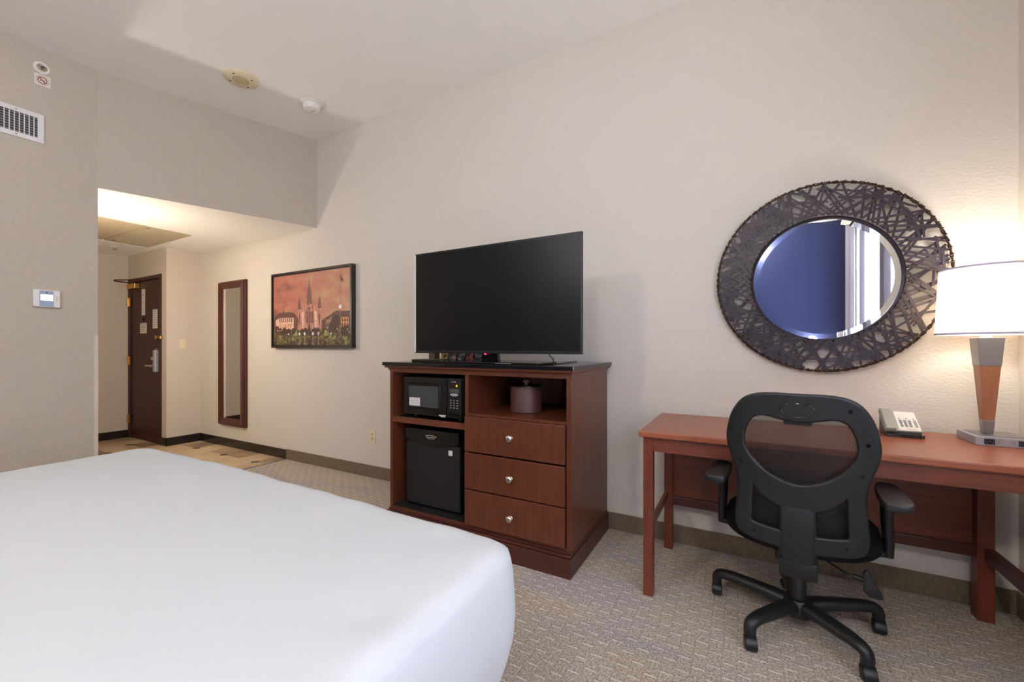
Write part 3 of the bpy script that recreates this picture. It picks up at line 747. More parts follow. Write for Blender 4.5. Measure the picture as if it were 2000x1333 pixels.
def microwave():
    x0, x1, y0, y1, z0, z1 = -1.905, -1.448, 2.005, 2.34, 0.732, 0.975
    t = thing('microwave', 'black microwave oven in the upper left bay of the cabinet', 'microwave', ((x0+x1)/2, y0, 0.717))
    obj('oven_body', BX(x0, x1, y0+0.012, y1, z0, z1, 0.006), M['black'], t)
    xs = x1-0.105
    dr_ = obj('oven_door', BX(x0+0.002, xs-0.002, y0-0.012, y0+0.012, z0+0.004, z1-0.002, 0.006), M['blackgloss'], t)
    obj('door_window', BX(x0+0.05, xs-0.065, y0-0.0135, y0-0.0115, z0+0.055, z1-0.055), mat('microwave_window', srgb(62, 62, 63), 0.35), dr_)
    bm = bmesh.new(); mitred_frame(bm, x0+0.035, xs-0.05, z0+0.04, z1-0.038, 0, 0, [(0, y0-0.0118), (0.004, y0-0.016), (0.011, y0-0.016), (0.015, y0-0.0118)])
    obj('window_surround', bm, M['blackgloss'], dr_)
    lb = obj('notice_label', BX(x0+0.055, x0+0.142, y0-0.0145, y0-0.0136, z0+0.062, z0+0.112), M['paper'], dr_)
    bm = bmesh.new()
    for i in range(4): box(bm, x0+0.062, x0+0.135, y0-0.0149, y0-0.0146, z0+0.069+i*0.011, z0+0.072+i*0.011)
    obj('printed_lines', bm, M['print'], lb)
    bm = bmesh.new(); box(bm, xs-0.062, xs-0.008, y0-0.0128, y0-0.0119, z0+0.013, z0+0.018); box(bm, xs-0.05, xs-0.012, y0-0.0128, y0-0.0119, z0+0.006, z0+0.010)
    obj('door_lettering', bm, M['paper'], dr_)
    obj('door_contour', tube(bmesh.new(), catmull([(xs-0.040, y0-0.0125, z1-0.012), (xs-0.022, y0-0.0125, z1-0.05), (xs-0.018, y0-0.0125, (z0+z1)/2), (xs-0.024, y0-0.0125, z0+0.05), (xs-0.022, y0-0.0125, z0+0.028)], 6), 0.0022, 8), M['black'], dr_, True)
    cp = obj('control_panel', BX(xs, x1-0.002, y0-0.010, y0+0.012, z0+0.004, z1-0.002, 0.004), M['black'], t)
    cxm = (xs+x1)/2
    obj('clock_display', BX(cxm-0.026, cxm+0.030, y0-0.0110, y0-0.0101, z1-0.054, z1-0.034), mat('amber_display', srgb(60, 24, 16), 0.2), cp)
    obj('display_digits', BX(cxm+0.014, cxm+0.024, y0-0.0116, y0-0.0108, z1-0.050, z1-0.038), M['led_green'], cp)
    obj('brand_lettering', BX(cxm-0.018, cxm+0.014, y0-0.0112, y0-0.0102, z1-0.024, z1-0.019), M['print'], cp)
    bm = bmesh.new(); prism(bm, [(cxm+0.030*math.cos(a*PI/12), z1-0.098+0.009*math.sin(a*PI/12)) for a in range(24)], y0-0.0115, y0-0.010, axis='y')
    obj('oval_button', bm, M['silver'], cp)
    for i in range(3): obj('button_row', BX(cxm-0.034, cxm+0.034, y0-0.0110, y0-0.0102, z1-0.068-i*0.008, z1-0.065-i*0.008), M['grey'], cp)
    for r in range(4):
        for q in range(3):
            obj('keypad_button', BX(cxm-0.030+q*0.024, cxm-0.020+q*0.024, y0-0.0112, y0-0.0102, z1-0.135-r*0.015, z1-0.129-r*0.015), M['print'], cp)
    obj('door_release', BX(xs+0.008, x1-0.012, y0-0.013, y0-0.009, z0+0.014, z0+0.040, 0.002), M['blackgloss'], cp)
    for xx in (x0+0.05, x1-0.05):
        for yy in (y0+0.05, y1-0.05):
            obj('foot', lathe(bmesh.new(), [(0.014, 0.7170), (0.014, 0.734)], (xx, yy, 0), n=12), M['black'], t)
microwave()

def bucket():
    cx, cy, z0, z1, R = -1.125, 2.20, 0.780, 0.930, 0.093
    t = thing('ice_bucket', 'round brown ice bucket with a knobbed lid in the open cabinet bay', 'ice bucket', (cx, cy, z0))
    obj('bucket_body', lathe(bmesh.new(), [(R-0.004, z0), (R, z0+0.004), (R, z1-0.006), (R-0.003, z1)], (cx, cy, 0), n=48), M['bucket'], t, True)
    ld = obj('lid', lathe(bmesh.new(), [(R+0.001, z1), (R+0.001, z1+0.006), (R-0.006, z1+0.009), (0.02, z1+0.010)], (cx, cy, 0), n=48), M['fridgetrim'], t, True)
    obj('lid_knob', lathe(bmesh.new(), [(0.008, z1+0.009), (0.008, z1+0.018), (0.018, z1+0.021), (0.021, z1+0.028), (0.016, z1+0.035), (0.005, z1+0.038)], (cx, cy, 0), n=24), mat('tan_knob', srgb(150, 118, 96), 0.45), ld, True)
bucket()

# ------------------------------------------------------------------ television
def tv():
    x0, x1, y, z0, z1 = -1.841, -0.717, 2.03, 1.124, 1.757
    zt = 1.0665
    t = thing('television', 'large flat black television standing on the media cabinet', 'television', ((x0+x1)/2, y+0.03, zt))
    bm = bmesh.new(); box(bm, x0, x1, y, y+0.020, z0, z1, 0.003)
    box(bm, x0+0.12, x1-0.12, y+0.018, y+0.050, z0+0.03, z1-0.16, 0.012)
    obj('tv_housing', bm, M['black'], t)
    obj('tv_screen', BX(x0+0.012, x1-0.012, y-0.0015, y+0.001, z0+0.018, z1-0.012, 0.0005), M['screen'], t)
    obj('side_trim', BX(x0+0.001, x0+0.010, y-0.002, y+0.002, z0+0.006, z1-0.006), M['white'], t)
    xm = (x0+x1)/2
    bm = bmesh.new(); prism(bm, [(xm-0.05, zt+0.012), (xm+0.05, zt+0.012), (xm+0.038, z0+0.03), (xm-0.038, z0+0.03)], y+0.022, y+0.05, axis='y', bev=0.003)
    obj('stand_neck', bm, M['blackgloss'], t)
    bm = bmesh.new(); box(bm, xm-0.355, xm+0.355, y-0.095, y+0.16, zt, zt+0.013, 0.005)
    obj('stand_base', bm, M['blackgloss'], t)
    obj('base_trim', BX(xm+0.10, xm+0.20, y-0.0962, y-0.094, zt+0.004, zt+0.009), M['chrome'], t)
    obj('standby_light', lathe(bmesh.new(), [(0.006, -0.006), (0.006, 0.001)], (xm-0.03, y+0.008, z0), n=12), M['led_red'], t)
    bm = tube(bmesh.new(), catmull([(x1-0.22, y+0.03, z0+0.05), (x1-0.20, y+0.05, z0-0.01), (x1-0.185, y+0.06, zt+0.03), (x1-0.185, y+0.07, zt+0.004), (x1-0.19, y+0.3, zt+0.004), (x1-0.22, y+0.52, zt+0.004)], 6), 0.0028, 8)
    obj('power_cable', bm, M['black'], t, True)
tv()
t = thing('cable_box', 'flat black cable box at the left end of the cabinet top', 'cable box', (-1.79, 2.08, 1.066))
obj('box_case', BX(-1.86, -1.66, 2.02, 2.16, 1.0662, 1.084, 0.003), M['black'], t)
obj('front_strip', BX(-1.855, -1.665, 2.0185, 2.0205, 1.070, 1.080), M['blackgloss'], t)
tag(obj('brochure_holder', BX(-1.93, -1.88, 2.27, 2.33, 1.066, 1.16, 0.003), mat('tan_card', srgb(96, 82, 66), 0.6)), 'grey brown card stand at the left behind the television', 'stand')
for i, (nm, c, lab) in enumerate(((0, (208, 176, 92), 'yellow printed leaflet standing behind the television'), (1, (120, 104, 104), 'brown printed leaflet standing behind the television'), (2, (74, 96, 112), 'teal printed leaflet standing behind the television'), (3, (176, 70, 84), 'red printed leaflet standing behind the television'), (4, (52, 72, 104), 'dark blue printed leaflet standing behind the television'))):
    x = -1.855+i*0.072; col_m = mat('leaflet_paper_%d' % i, srgb(*c), 0.5)
    L(col_m, ramp(col_m, noise(col_m, coords(col_m), 30, 2), [(0.42, srgb(30, 28, 34)), (0.55, srgb(*c)), (0.75, srgb(210, 200, 180))]), P(col_m).inputs['Base Color'])
    o = obj('leaflet', prism(bmesh.new(), [(2.30, 1.0662), (2.303, 1.0662), (2.353, 1.225), (2.350, 1.225)], x, x+0.062, axis='x'), col_m)
    tag(o, lab, 'leaflet', 'leaflets behind the television')
t = thing('leaflet_rack', 'low dark rack that holds the leaflets behind the television', 'rack', (-1.7, 2.33, 1.066))
obj('rack_back', prism(bmesh.new(), [(2.306, 1.0662), (2.40, 1.0662), (2.40, 1.08), (2.372, 1.18), (2.350, 1.18)], -1.862, -1.49, axis='x'), M['black'], t)

# ------------------------------------------------------------------ round woven mirror
def round_mirror():
    cx, cz = 0.356, 1.516; R, r = 0.476, 0.315; yo = YN-0.022
    t = thing('round_mirror', 'round wall mirror in a wide dark wicker frame above the desk', 'mirror', (cx, YN, cz))
    ci = (cx, 1.506)
    rnd = random.Random(11)
    bm = bmesh.new()
    def strip(a0, r0, a1, r1, y0, y1, wd):
        p0 = Vector((cx+r0*math.cos(a0), y0, cz-0.004+r0*math.sin(a0))); p1 = Vector((cx+r1*math.cos(a1), y1, cz+r1*math.sin(a1)))
        d = (p1-p0); dn = d.normalized(); n = Vector((0, 1, 0)); s_ = dn.cross(n).normalized()*wd/2; th = Vector((0, 0.0012, 0))
        q = [p0-s_, p0+s_, p1+s_, p1-s_]
        A = [bm.verts.new(v-th) for v in q]; B = [bm.verts.new(v+th) for v in q]
        bm.faces.new(A); bm.faces.new(B[::-1])
        for i in range(4): bm.faces.new((A[i], B[i], B[(i+1) % 4], A[(i+1) % 4]))
    n = 76
    for i in range(n):
        a = 2*PI*i/n
        for layer in (0, 1):
            if layer == 0: da = rnd.uniform(0.10, 0.42)
            else: da = -rnd.uniform(0.10, 0.42)
            y0 = yo-0.020-layer*0.006; y1 = yo-0.004-layer*0.010+rnd.uniform(-0.003, 0.003)
            strip(a+rnd.uniform(-.015, .015), r+0.002, a+da, R-rnd.uniform(0.0, 0.012), y0, y1, rnd.uniform(0.0090, 0.0120))
    for i in range(60):                       # chords inside the ring
        a = rnd.uniform(0, 2*PI); s_ = rnd.choice((-1, 1)); da = rnd.uniform(0.25, 0.55)*s_
        strip(a, rnd.uniform(r+0.05, R-0.02), a+da, rnd.uniform(R-0.05, R-0.004), yo-0.018+rnd.uniform(-.003, .003), yo-0.012, 0.0090)
    for i in range(46):                       # extra strips on the left, standing in for strip shadows that fill the gaps
        a = PI+rnd.gauss(0, 0.75); da = rnd.uniform(-0.3, 0.3)
        strip(a, rnd.uniform(r+0.01, R-0.05), a+da, R-0.006, yo-0.012, yo-0.014, 0.011)
    bmesh.ops.recalc_face_normals(bm, faces=bm.faces)
    obj('woven_frame', bm, M['weave'], t)
    bm = bmesh.new(); K = 200
    for ph in (0, PI):
        pts = []
        for i in range(K):
            a = 2*PI*i/K; wv = 0.004*math.sin(i*2*PI*40/K+ph)
            pts.append((cx+(R+wv)*math.cos(a), yo-0.010+0.006*math.cos(i*2*PI*40/K+ph), cz+(R+wv)*math.sin(a)))
        tube(bm, pts, 0.0038, 6, closed=True)
    for i in range(96):
        a = 2*PI*i/96; tube(bm, [(cx+(R-0.010)*math.cos(a), yo-0.020, cz+(R-0.010)*math.sin(a)), (cx+(R+0.005)*math.cos(a+.01), yo-0.018, cz+(R+0.005)*math.sin(a+.01)), (cx+(R+0.006)*math.cos(a+.02), yo+0.004, cz+(R+0.006)*math.sin(a+.02))], 0.003, 5)
    obj('outer_binding', bm, M['rope'], t, True)
    obj('inner_rim', lathe(bmesh.new(), [(r+0.004, -0.006), (r+0.004, -0.036), (r-0.004, -0.040), (r-0.012, -0.036), (r-0.012, -0.010)], (cx, YN, ci[1]), 'y', 96, cap=False), M['rim'], t, True)
    obj('mirror_pane', lathe(bmesh.new(), [(r-0.010, -0.024), (r-0.010, -0.0302), (r-0.038, -0.0315), (0.001, -0.0315)], (cx, YN, ci[1]), 'y', 96), M['mirror'], t)
    obj('back_plate', lathe(bmesh.new(), [(r, -0.001), (r, -0.022)], (cx, YN, ci[1]), 'y', 64), M['black'], t)
round_mirror()

# ------------------------------------------------------------------ desk
def desk():
    x0, x1, yf, yb, zt = -0.425, 0.995, 1.985, 2.605, 0.770
    t = thing('writing_desk', 'long cherry wood writing desk against the wall under the round mirror', 'desk', ((x0+x1)/2, yf, 0))
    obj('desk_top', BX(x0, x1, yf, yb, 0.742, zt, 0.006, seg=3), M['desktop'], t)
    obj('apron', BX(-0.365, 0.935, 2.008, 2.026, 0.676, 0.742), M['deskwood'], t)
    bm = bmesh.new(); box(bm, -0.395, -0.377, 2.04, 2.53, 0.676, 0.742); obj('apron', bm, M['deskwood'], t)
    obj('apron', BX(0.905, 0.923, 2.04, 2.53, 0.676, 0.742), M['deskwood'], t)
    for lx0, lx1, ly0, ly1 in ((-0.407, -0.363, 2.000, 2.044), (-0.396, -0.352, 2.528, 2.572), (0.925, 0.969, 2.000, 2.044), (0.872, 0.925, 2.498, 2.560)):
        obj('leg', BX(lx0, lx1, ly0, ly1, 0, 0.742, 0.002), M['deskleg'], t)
    obj('modesty_panel', BX(-0.352, 0.872, 2.548, 2.560, 0.298, 0.742), M['deskwood'], t)
    obj('rear_rail', BX(-0.352, 0.873, 2.528, 2.550, 0.258, 0.306, 0.002), M['cherrydark'], t)
    bm = BX(-0.392, -0.374, 2.044, 2.530, 0.292, 0.332, 0.002); obj('side_stretcher', bm, M['deskleg'], t)
    bm = BX(0.893, 0.925, 2.040, 2.500, 0.262, 0.312, 0.002); obj('side_stretcher', bm, M['cherrydark'], t)
desk()

# ------------------------------------------------------------------ table lamp
def lamp():
    zt = 0.7702
    t = thing('table_lamp', 'table lamp with a white drum shade on a tapered wood and metal stem', 'lamp', (0.89, 2.45, zt))
    bx0, bx1, by0, by1 = 0.815, 0.985, 2.350, 2.520
    obj('lamp_base', BX(bx0, bx1, by0, by1, zt, zt+0.034, 0.002), M['silver'], t)
    obj('base_cap', BX(bx0+0.018, bx1-0.018, by0+0.022, by1-0.012, zt+0.034, zt+0.037), M['steel'], t)
    for ox in (bx0+0.024, bx1-0.053):
        o = obj('socket', BX(ox, ox+0.030, by0-0.0015, by0+0.001, zt+0.006, zt+0.028, 0.0006), mat('socket_slate', srgb(52, 52, 66), 0.4), t)
        bm = bmesh.new(); xm = ox+0.015
        box(bm, xm-0.0075, xm-0.0050, by0-0.0022, by0-0.0012, zt+0.018, zt+0.025); box(bm, xm+0.0050, xm+0.0075, by0-0.0022, by0-0.0012, zt+0.018, zt+0.025); box(bm, xm-0.003, xm+0.003, by0-0.0022, by0-0.0012, zt+0.009, zt+0.0135)
        obj('socket_slots', bm, M['dark'], o)
    for sx_ in (bx0+0.057, bx1-0.072):
        bm = bmesh.new()
        for i, wd in enumerate((0.016, 0.010, 0.013)): box(bm, sx_, sx_+wd, by0-0.0006, by0, zt+0.023-i*0.005, zt+0.0245-i*0.005)
        obj('printed_note', bm, M['grey'], t)
    def frustum(cx, cy, z0, w0, d0, z1, w1, d1):
        b = bmesh.new()
        A = [b.verts.new((cx+sx_*w0/2, cy+sy_*d0/2, z0)) for sx_, sy_ in ((-1, -1), (1, -1), (1, 1), (-1, 1))]
        B = [b.verts.new((cx+sx_*w1/2, cy+sy_*d1/2, z1)) for sx_, sy_ in ((-1, -1), (1, -1), (1, 1), (-1, 1))]
        b.faces.new(A[::-1]); b.faces.new(B)
        for i in range(4): b.faces.new((A[i], A[(i+1) % 4], B[(i+1) % 4], B[i]))
        bmesh.ops.bevel(b, geom=list(b.edges), offset=0.0012, segments=1, affect='EDGES')
        return b
    cx, cy = 0.877, 2.435; zA, zB, zC, zD = zt+0.037, zt+0.092, 1.085, 1.200
    w = lambda z: 0.029+(z-zA)/(zD-zA)*0.049
    obj('stem_foot', frustum(cx, cy, zA, w(zA), w(zA), zB, w(zB), w(zB)), M['steel'], t)
    obj('stem_wood', frustum(cx, cy, zB, w(zB)-0.0015, w(zB)-0.0015, zC, w(zC)-0.003, w(zC)-0.003), M['lampwood'], t)
    obj('stem_top', frustum(cx, cy, zC, w(zC), w(zC), zD, w(zD), w(zD)), M['steel'], t)
    obj('socket_stem', lathe(bmesh.new(), [(0.016, zD), (0.016, zD+0.03), (0.012, zD+0.06)], (cx, cy, 0), n=20), M['white'], t, True)
    z0, z1, r0, r1 = 1.212, 1.488, 0.152, 0.139
    bm = bmesh.new(); lathe(bm, [(r0, z0), (r1, z1), (r1-0.0015, z1), (r0-0.0015, z0), (r0, z0)], (cx, cy, 0), n=72, cap=False)
    sh = obj('lamp_shade', bm, M['shade'], t, True)
    bm = bmesh.new()
    bm.free()
    for zz, rr_ in ((z0, r0), (z1-0.007, r1+0.0004)):
        obj('shade_trim', lathe(bmesh.new(), [(rr_-0.0035, zz-0.0005), (rr_+0.0008, zz-0.0005), (rr_+0.0005, zz+0.0075), (rr_-0.0035, zz+0.0075)], (cx, cy, 0), n=72, cap=False), M['purpletrim'], sh, True)
    obj('light_bulb', lathe(bmesh.new(), [(0.012, 1.26), (0.014, 1.275), (0.028, 1.30), (0.030, 1.325), (0.020, 1.35), (0.005, 1.358)], (cx, cy, 0), n=24), M['bulb'], t, True)
    point('desk_lamp_bulb', (cx, cy, 1.40), 4.8, (1.0, 0.96, 0.88), 0.05)
lamp()

# ------------------------------------------------------------------ telephone
def phone():
    t = thing('desk_phone', 'silver desk telephone with a coiled dark cord on the desk', 'telephone', (0.606, 2.442, 0.7703), rz=0.02)
    t.scale = (0.74, 0.74, 0.74)
    # local frame: x right, y away from the front, tilted face
    def face(u, v, h=0.0):            # u across, v up the tilted face
        a = math.radians(38); y = -0.062+v*math.cos(a)-h*math.sin(a); z = 0.034+v*math.sin(a)+h*math.cos(a)
        return (u, y, z)
    def slab(u0, u1, v0, v1, h0, h1):
        b = bmesh.new(); vs_ = [b.verts.new(face(u, v, h)) for u in (u0, u1) for v in (v0, v1) for h in (h0, h1)]
        for f in ((0, 1, 3, 2), (4, 6, 7, 5), (0, 4, 5, 1), (2, 3, 7, 6), (0, 2, 6, 4), (1, 5, 7, 3)): b.faces.new([vs_[i] for i in f])
        bmesh.ops.recalc_face_normals(b, faces=b.faces); return b
    S = 0.165
    bm = bmesh.new(); prism(bm, [(-0.075, 0.0005), (0.075, 0.0005), (0.075, 0.013), (0.075, 0.110), (0.055, 0.110), (-0.05, 0.030), (-0.075, 0.020)], -0.072, 0.084, axis='x', bev=0.002)
    obj('phone_base', bm, M['phonedark'], t, local=True)
    b = slab(-0.078, 0.090, 0, S, -0.010, 0.004); bmesh.ops.bevel(b, geom=list(b.edges), offset=0.002, segments=1, affect='EDGES')
    body = obj('phone_body', b, M['phone'], t, local=True)
    fp = obj('face_plate', slab(-0.012, 0.084, 0.006, S-0.008, 0.004, 0.0052), M['paper'], body, local=True)
    for r_ in range(4):
        for q in range(3): obj('dial_key', slab(0.000+q*0.020, 0.013+q*0.020, 0.034+r_*0.014, 0.044+r_*0.014, 0.005, 0.0075), M['grey'], body, local=True)
    for r_ in range(6): obj('speed_key', slab(0.064, 0.078, 0.034+r_*0.0095, 0.040+r_*0.0095, 0.005, 0.0065), M['grey'], body, local=True)
    for q in range(3): obj('function_key', slab(0.000+q*0.032, 0.009+q*0.032, 0.098, 0.101, 0.005, 0.0065), M['dark'], body, local=True)
    obj('red_printed_strip', slab(0.02, 0.066, 0.012, 0.020, 0.005, 0.0056), mat('pink_print', srgb(214, 170, 168), 0.6), body, local=True)
    bm = bmesh.new(); n = 14; prof = []
    # handset: curved bar, thick at both ends
    out_, inn = [], []
    for i in range(n+1):
        v = -0.004+(S+0.006)*i/n; k = abs(2*i/n-1)
        out_.append((v, 0.026-0.005*k*k)); inn.append((v, 0.014-0.010*k**3))
    pts = out_+inn[::-1]
    A = [bm.verts.new(face(-0.078, p[0], p[1])) for p in pts]; B = [bm.verts.new(face(-0.028, p[0], p[1])) for p in pts]
    m_ = len(pts)
    for i in range(n):
        for R_ in (A, B): bm.faces.new((R_[i], R_[i+1], R_[m_-2-i], R_[m_-1-i]))
    for i in range(m_): bm.faces.new((A[i], A[(i+1) % m_], B[(i+1) % m_], B[i]))
    bmesh.ops.recalc_face_normals(bm, faces=bm.faces)
    es = [e for e in bm.edges if len(e.link_faces) == 2 and e.calc_face_angle(0) > 1.0]
    bmesh.ops.bevel(bm, geom=es, offset=0.004, segments=2, affect='EDGES')
    obj('handset', bm, M['phone'], t, True, local=True)
    # coiled cord
    pts = []; K = 15
    path = catmull([(-0.03, -0.075, 0.020), (0.00, -0.092, 0.012), (0.03, -0.094, 0.011), (0.08, -0.088, 0.011), (0.093, -0.070, 0.011)], 40)
    for i, p in enumerate(path):
        a = i/len(path)*2*PI*K; rr_ = 0.0075*min(1, i/30)
        pts.append((p.x, p.y+rr_*math.cos(a), p.z+rr_*math.sin(a)))
    bm = bmesh.new(); tube(bm, pts, 0.0018, 6)
    tube(bm, catmull([(-0.055, -0.072, 0.030), (-0.04, -0.084, 0.026), (-0.03, -0.075, 0.020)], 6), 0.002, 6)
    obj('coiled_cord', bm, M['phonedark'], t, True, local=True)
    obj('line_cord', tube(bmesh.new(), catmull([(-0.07, 0.04, 0.012), (-0.11, 0.05, 0.010), (-0.15, 0.08, 0.006), (-0.16, 0.115, 0.004)], 6), 0.002, 6), M['grey'], t, True, local=True)
phone()

# ------------------------------------------------------------------ office chair
def chair():
    t = thing('office_chair', 'black mesh back office chair on casters at the desk', 'chair', (0.20, 2.08, 0), rz=math.radians(-5.5))
    def ypl(x, z): return -0.25-0.16*(z-0.45)+0.55*x*x
    def curved_sheet(outer, holes, th, bev, y_off, name, m_, parent):
        cu = bpy.data.curves.new('c', 'CURVE'); cu.dimensions = '2D'; cu.fill_mode = 'BOTH'; cu.extrude = th/2-bev; cu.bevel_depth = bev; cu.bevel_resolution = 3
        for loop in [outer]+holes:
            s_ = cu.splines.new('POLY'); s_.points.add(len(loop)-1); s_.use_cyclic_u = True
            for i, p in enumerate(loop): s_.points[i].co = (p[0], p[1], 0, 1)
        co = bpy.data.objects.new('c', cu); COL.objects.link(co)
        dg = bpy.context.evaluated_depsgraph_get(); me = bpy.data.meshes.new_from_object(co.evaluated_get(dg))
        bpy.data.objects.remove(co); bpy.data.curves.remove(cu)
        bm = bmesh.new(); bm.from_mesh(me); bpy.data.meshes.remove(me)
        bmesh.ops.remove_doubles(bm, verts=bm.verts, dist=1e-5)
        for k in range(-9, 10):
            g = list(bm.verts)+list(bm.edges)+list(bm.faces); bmesh.ops.bisect_plane(bm, geom=g, plane_co=(k*0.025, 0, 0), plane_no=(1, 0, 0))
        for v in bm.verts:
            x, z, d = v.co.x, v.co.y, v.co.z
            v.co = Vector((x, ypl(x, z)+y_off-d, z))
        bmesh.ops.recalc_face_normals(bm, faces=bm.faces)
        return obj(name, bm, m_, parent, True, local=True, angle=50)
    def sym(half, close_center=True):      # half from top centre to bottom centre, x>=0
        left = [(-x, z) for x, z in reversed(half) if x > 1e-6]
        return half+left
    def sm(loop, k=4): return [(p.x, p.y) for p in catmull([(a, b, 0) for a, b in loop], k, True)]
    half = [(0.03, .990), (.080, .990), (.130, .983), (.168, .962), (.198, .915), (.214, .860), (.219, .815), (.212, .770), (.197, .725), (.186, .680), (.184, .630), (.188, .580), (.193, .520), (.193, .475), (.181, .449), (.150, .436), (.100, .428)]
    half2 = [(.0505, .421), (.050, .400), (.049, .372), (.046, .3665), (0.02, .364)]
    outer = sm(half, 3)
    hs = catmull([(a, b, 0) for a, b in half], 4)
    right = [(p.x, p.y) for p in hs]+half2
    outer = right+[(-x, z) for x, z in reversed(right)]
    h1h = [(0.0, .906), (.045, .910), (.085, .919), (.115, .920), (.140, .908), (.158, .882), (.170, .845), (.173, .806), (.161, .767), (.132, .728), (.092, .693), (.045, .670), (0.0, .662)]
    h1 = sm(sym(h1h), 4)
    h3 = [(.143, .668), (.137, .652), (.124, .634), (.105, .614), (.082, .599), (.060, .589), (.047, .584), (.047, .560), (.047, .482), (.052, .477), (.100, .481), (.140, .488), (.150, .494), (.153, .505), (.150, .57), (.147, .63)]
    h2 = [(-x, z) for x, z in reversed(h3)]
    fr_ = curved_sheet(outer, [h1, h2, h3], 0.030, 0.009, 0.0, 'back_frame', M['chairplastic'], t)
    # raised central upright
    bm = prism(bmesh.new(), [(-.048, .37), (.048, .37), (.049, .50), (.050, .578), (.030, .585), (-.030, .585), (-.050, .578), (-.049, .50)], 0, 0.02, axis='y', bev=0.004)
    for v in bm.verts: v.co.y = ypl(0, v.co.z)-0.0155-0.008*min(1, max(0, (.585-v.co.z)/.07))+v.co.y
    obj('upright', bm, M['chairplastic'], fr_, True, local=True)
    # mesh sheet
    bm = bmesh.new(); rows = []; nz, nx = 30, 20
    def hw(z):
        best = 0.16
        for i in range(len(half)-1):
            (xa, za), (xb, zb) = half[i], half[i+1]
            if zb <= z <= za and za != zb: best = xa+(xb-xa)*(za-z)/(za-zb)
        return best-0.012
    for i in range(nz+1):
        z = 0.455+(0.965-0.455)*i/nz; W_ = hw(z)
        rows.append([bm.verts.new((W_*(2*j/nx-1), ypl(W_*(2*j/nx-1), z)+0.018, z)) for j in range(nx+1)])
    for i in range(nz):
        for j in range(nx): bm.faces.new((rows[i][j], rows[i][j+1], rows[i+1][j+1], rows[i+1][j]))
    obj('mesh_back', bm, M['mesh'], t, True, local=True)
    # lumbar support
    lum = [(-.128, .650), (-.122, .610), (-.105, .578), (-.075, .560), (-.03, .552), (.03, .552), (.075, .560), (.105, .578), (.122, .610), (.128, .650), (.10, .66), (0, .664), (-.10, .66)]
    curved_sheet(sm(lum, 4), [], 0.016, 0.005, 0.034, 'lumbar_pad', mat('dark_grey_plastic', srgb(58, 59, 62), 0.5), t)
    # screws
    for x, z in ((-.143, .948), (.143, .948), (.191, .838), (-.191, .838), (.178, .730), (-.178, .730), (-.138, .460), (.138, .463)):
        bm = lathe(bmesh.new(), [(0.0062, 0.001), (0.0062, -0.0022), (0.0040, -0.0022), (0.0038, 0.0)], (x, ypl(x, z)-0.0152, z), 'y', 16)
        obj('frame_screw', bm, M['blackgloss'], fr_, True, local=True)
    bm = bmesh.new(); tube(bm, [(0.050*math.cos(a*PI/16), ypl(0.05*math.cos(a*PI/16), .941+.024*math.sin(a*PI/16))-0.0150, .941+.024*math.sin(a*PI/16)) for a in range(32)], 0.0012, 6, closed=True)
    obj('oval_cap', bm, M['blackgloss'], fr_, True, local=True)
    bm = BX(-.042, .042, -.006, .010, .886, .910, 0.003)
    for v in bm.verts: v.co.y += ypl(0, v.co.z)+0.004
    obj('headrest_socket', bm, M['black'], fr_, local=True)
    # seat cushion
    b = bmesh.new(); bmesh.ops.create_uvsphere(b, u_segments=40, v_segments=20, radius=1.0)
    for v in b.verts:
        x, y, z = v.co
        se = lambda q, e: math.copysign(abs(q)**e, q)
        X, Y_, Z = se(x, .72), se(y, .72), se(z, .55)
        v.co = Vector((X*0.262, 0.005+Y_*0.262, 0.424+Z*(0.044 if Z < 0 else 0.052)+0.010*X*X))
    obj('seat', b, M['fabric'], t, True, local=True)
    b = bmesh.new(); bmesh.ops.create_uvsphere(b, u_segments=36, v_segments=14, radius=1.0)
    for v in b.verts:
        x, y, z = v.co; se = lambda q, e: math.copysign(abs(q)**e, q)
        v.co = Vector((se(x, .75)*0.225, 0.01+se(y, .75)*0.225, 0.402+se(z, .8)*0.020))
    obj('seat_pan', b, M['chairplastic'], t, True, local=True)
    # tilt mechanism
    bm = bmesh.new(); box(bm, -0.075, 0.055, -0.15, 0.13, 0.325, 0.392, 0.008); box(bm, -0.058, 0.060, -0.262, -0.12, 0.318, 0.385, 0.006)
    obj('tilt_mechanism', bm, M['black'], t, True, local=True)
    bm = bmesh.new(); tube(bm, catmull([(0.05, -0.02, 0.372), (0.075, -0.12, 0.364), (0.13, -0.18, 0.355), (0.165, -0.20, 0.352)], 8), 0.0032, 8)
    tube(bm, [(0.160, -0.197, 0.352), (0.195, -0.205, 0.349)], 0.008, 10)
    hl = obj('lever_cable', bm, M['black'], t, True, local=True)
    bm = bmesh.new(); prism(bm, sm([(0.185, 0.375), (0.196, 0.390), (0.206, 0.380), (0.212, 0.358), (0.234, 0.326), (0.240, 0.305), (0.226, 0.299), (0.202, 0.302), (0.188, 0.318), (0.190, 0.345)], 3), -0.222, -0.206, axis='y', bev=0.004)
    obj('lever_paddle', bm, M['black'], hl, True, local=True)
    # arms
    for s_ in (-1, 1):
        bm = bmesh.new(); pad = sm([(-.036, -.125), (-.02, -.142), (.02, -.142), (.040, -.125), (.044, -.06), (.036, .06), (.030, .115), (.01, .130), (-.02, .125), (-.034, .08), (-.040, -.02)], 3)
        pad = [(p[0]*s_, p[1]) for p in pad]
        if s_ < 0: pad = pad[::-1]
        cx_ = s_*0.268; cy_ = -0.150
        prism(bm, [(cx_+p[0], cy_+p[1]+0.0) for p in pad], 0.628, 0.656, bev=0.007)
        ap = obj('armrest', bm, M['chairplastic'], t, True, local=True)
        bm = bmesh.new()
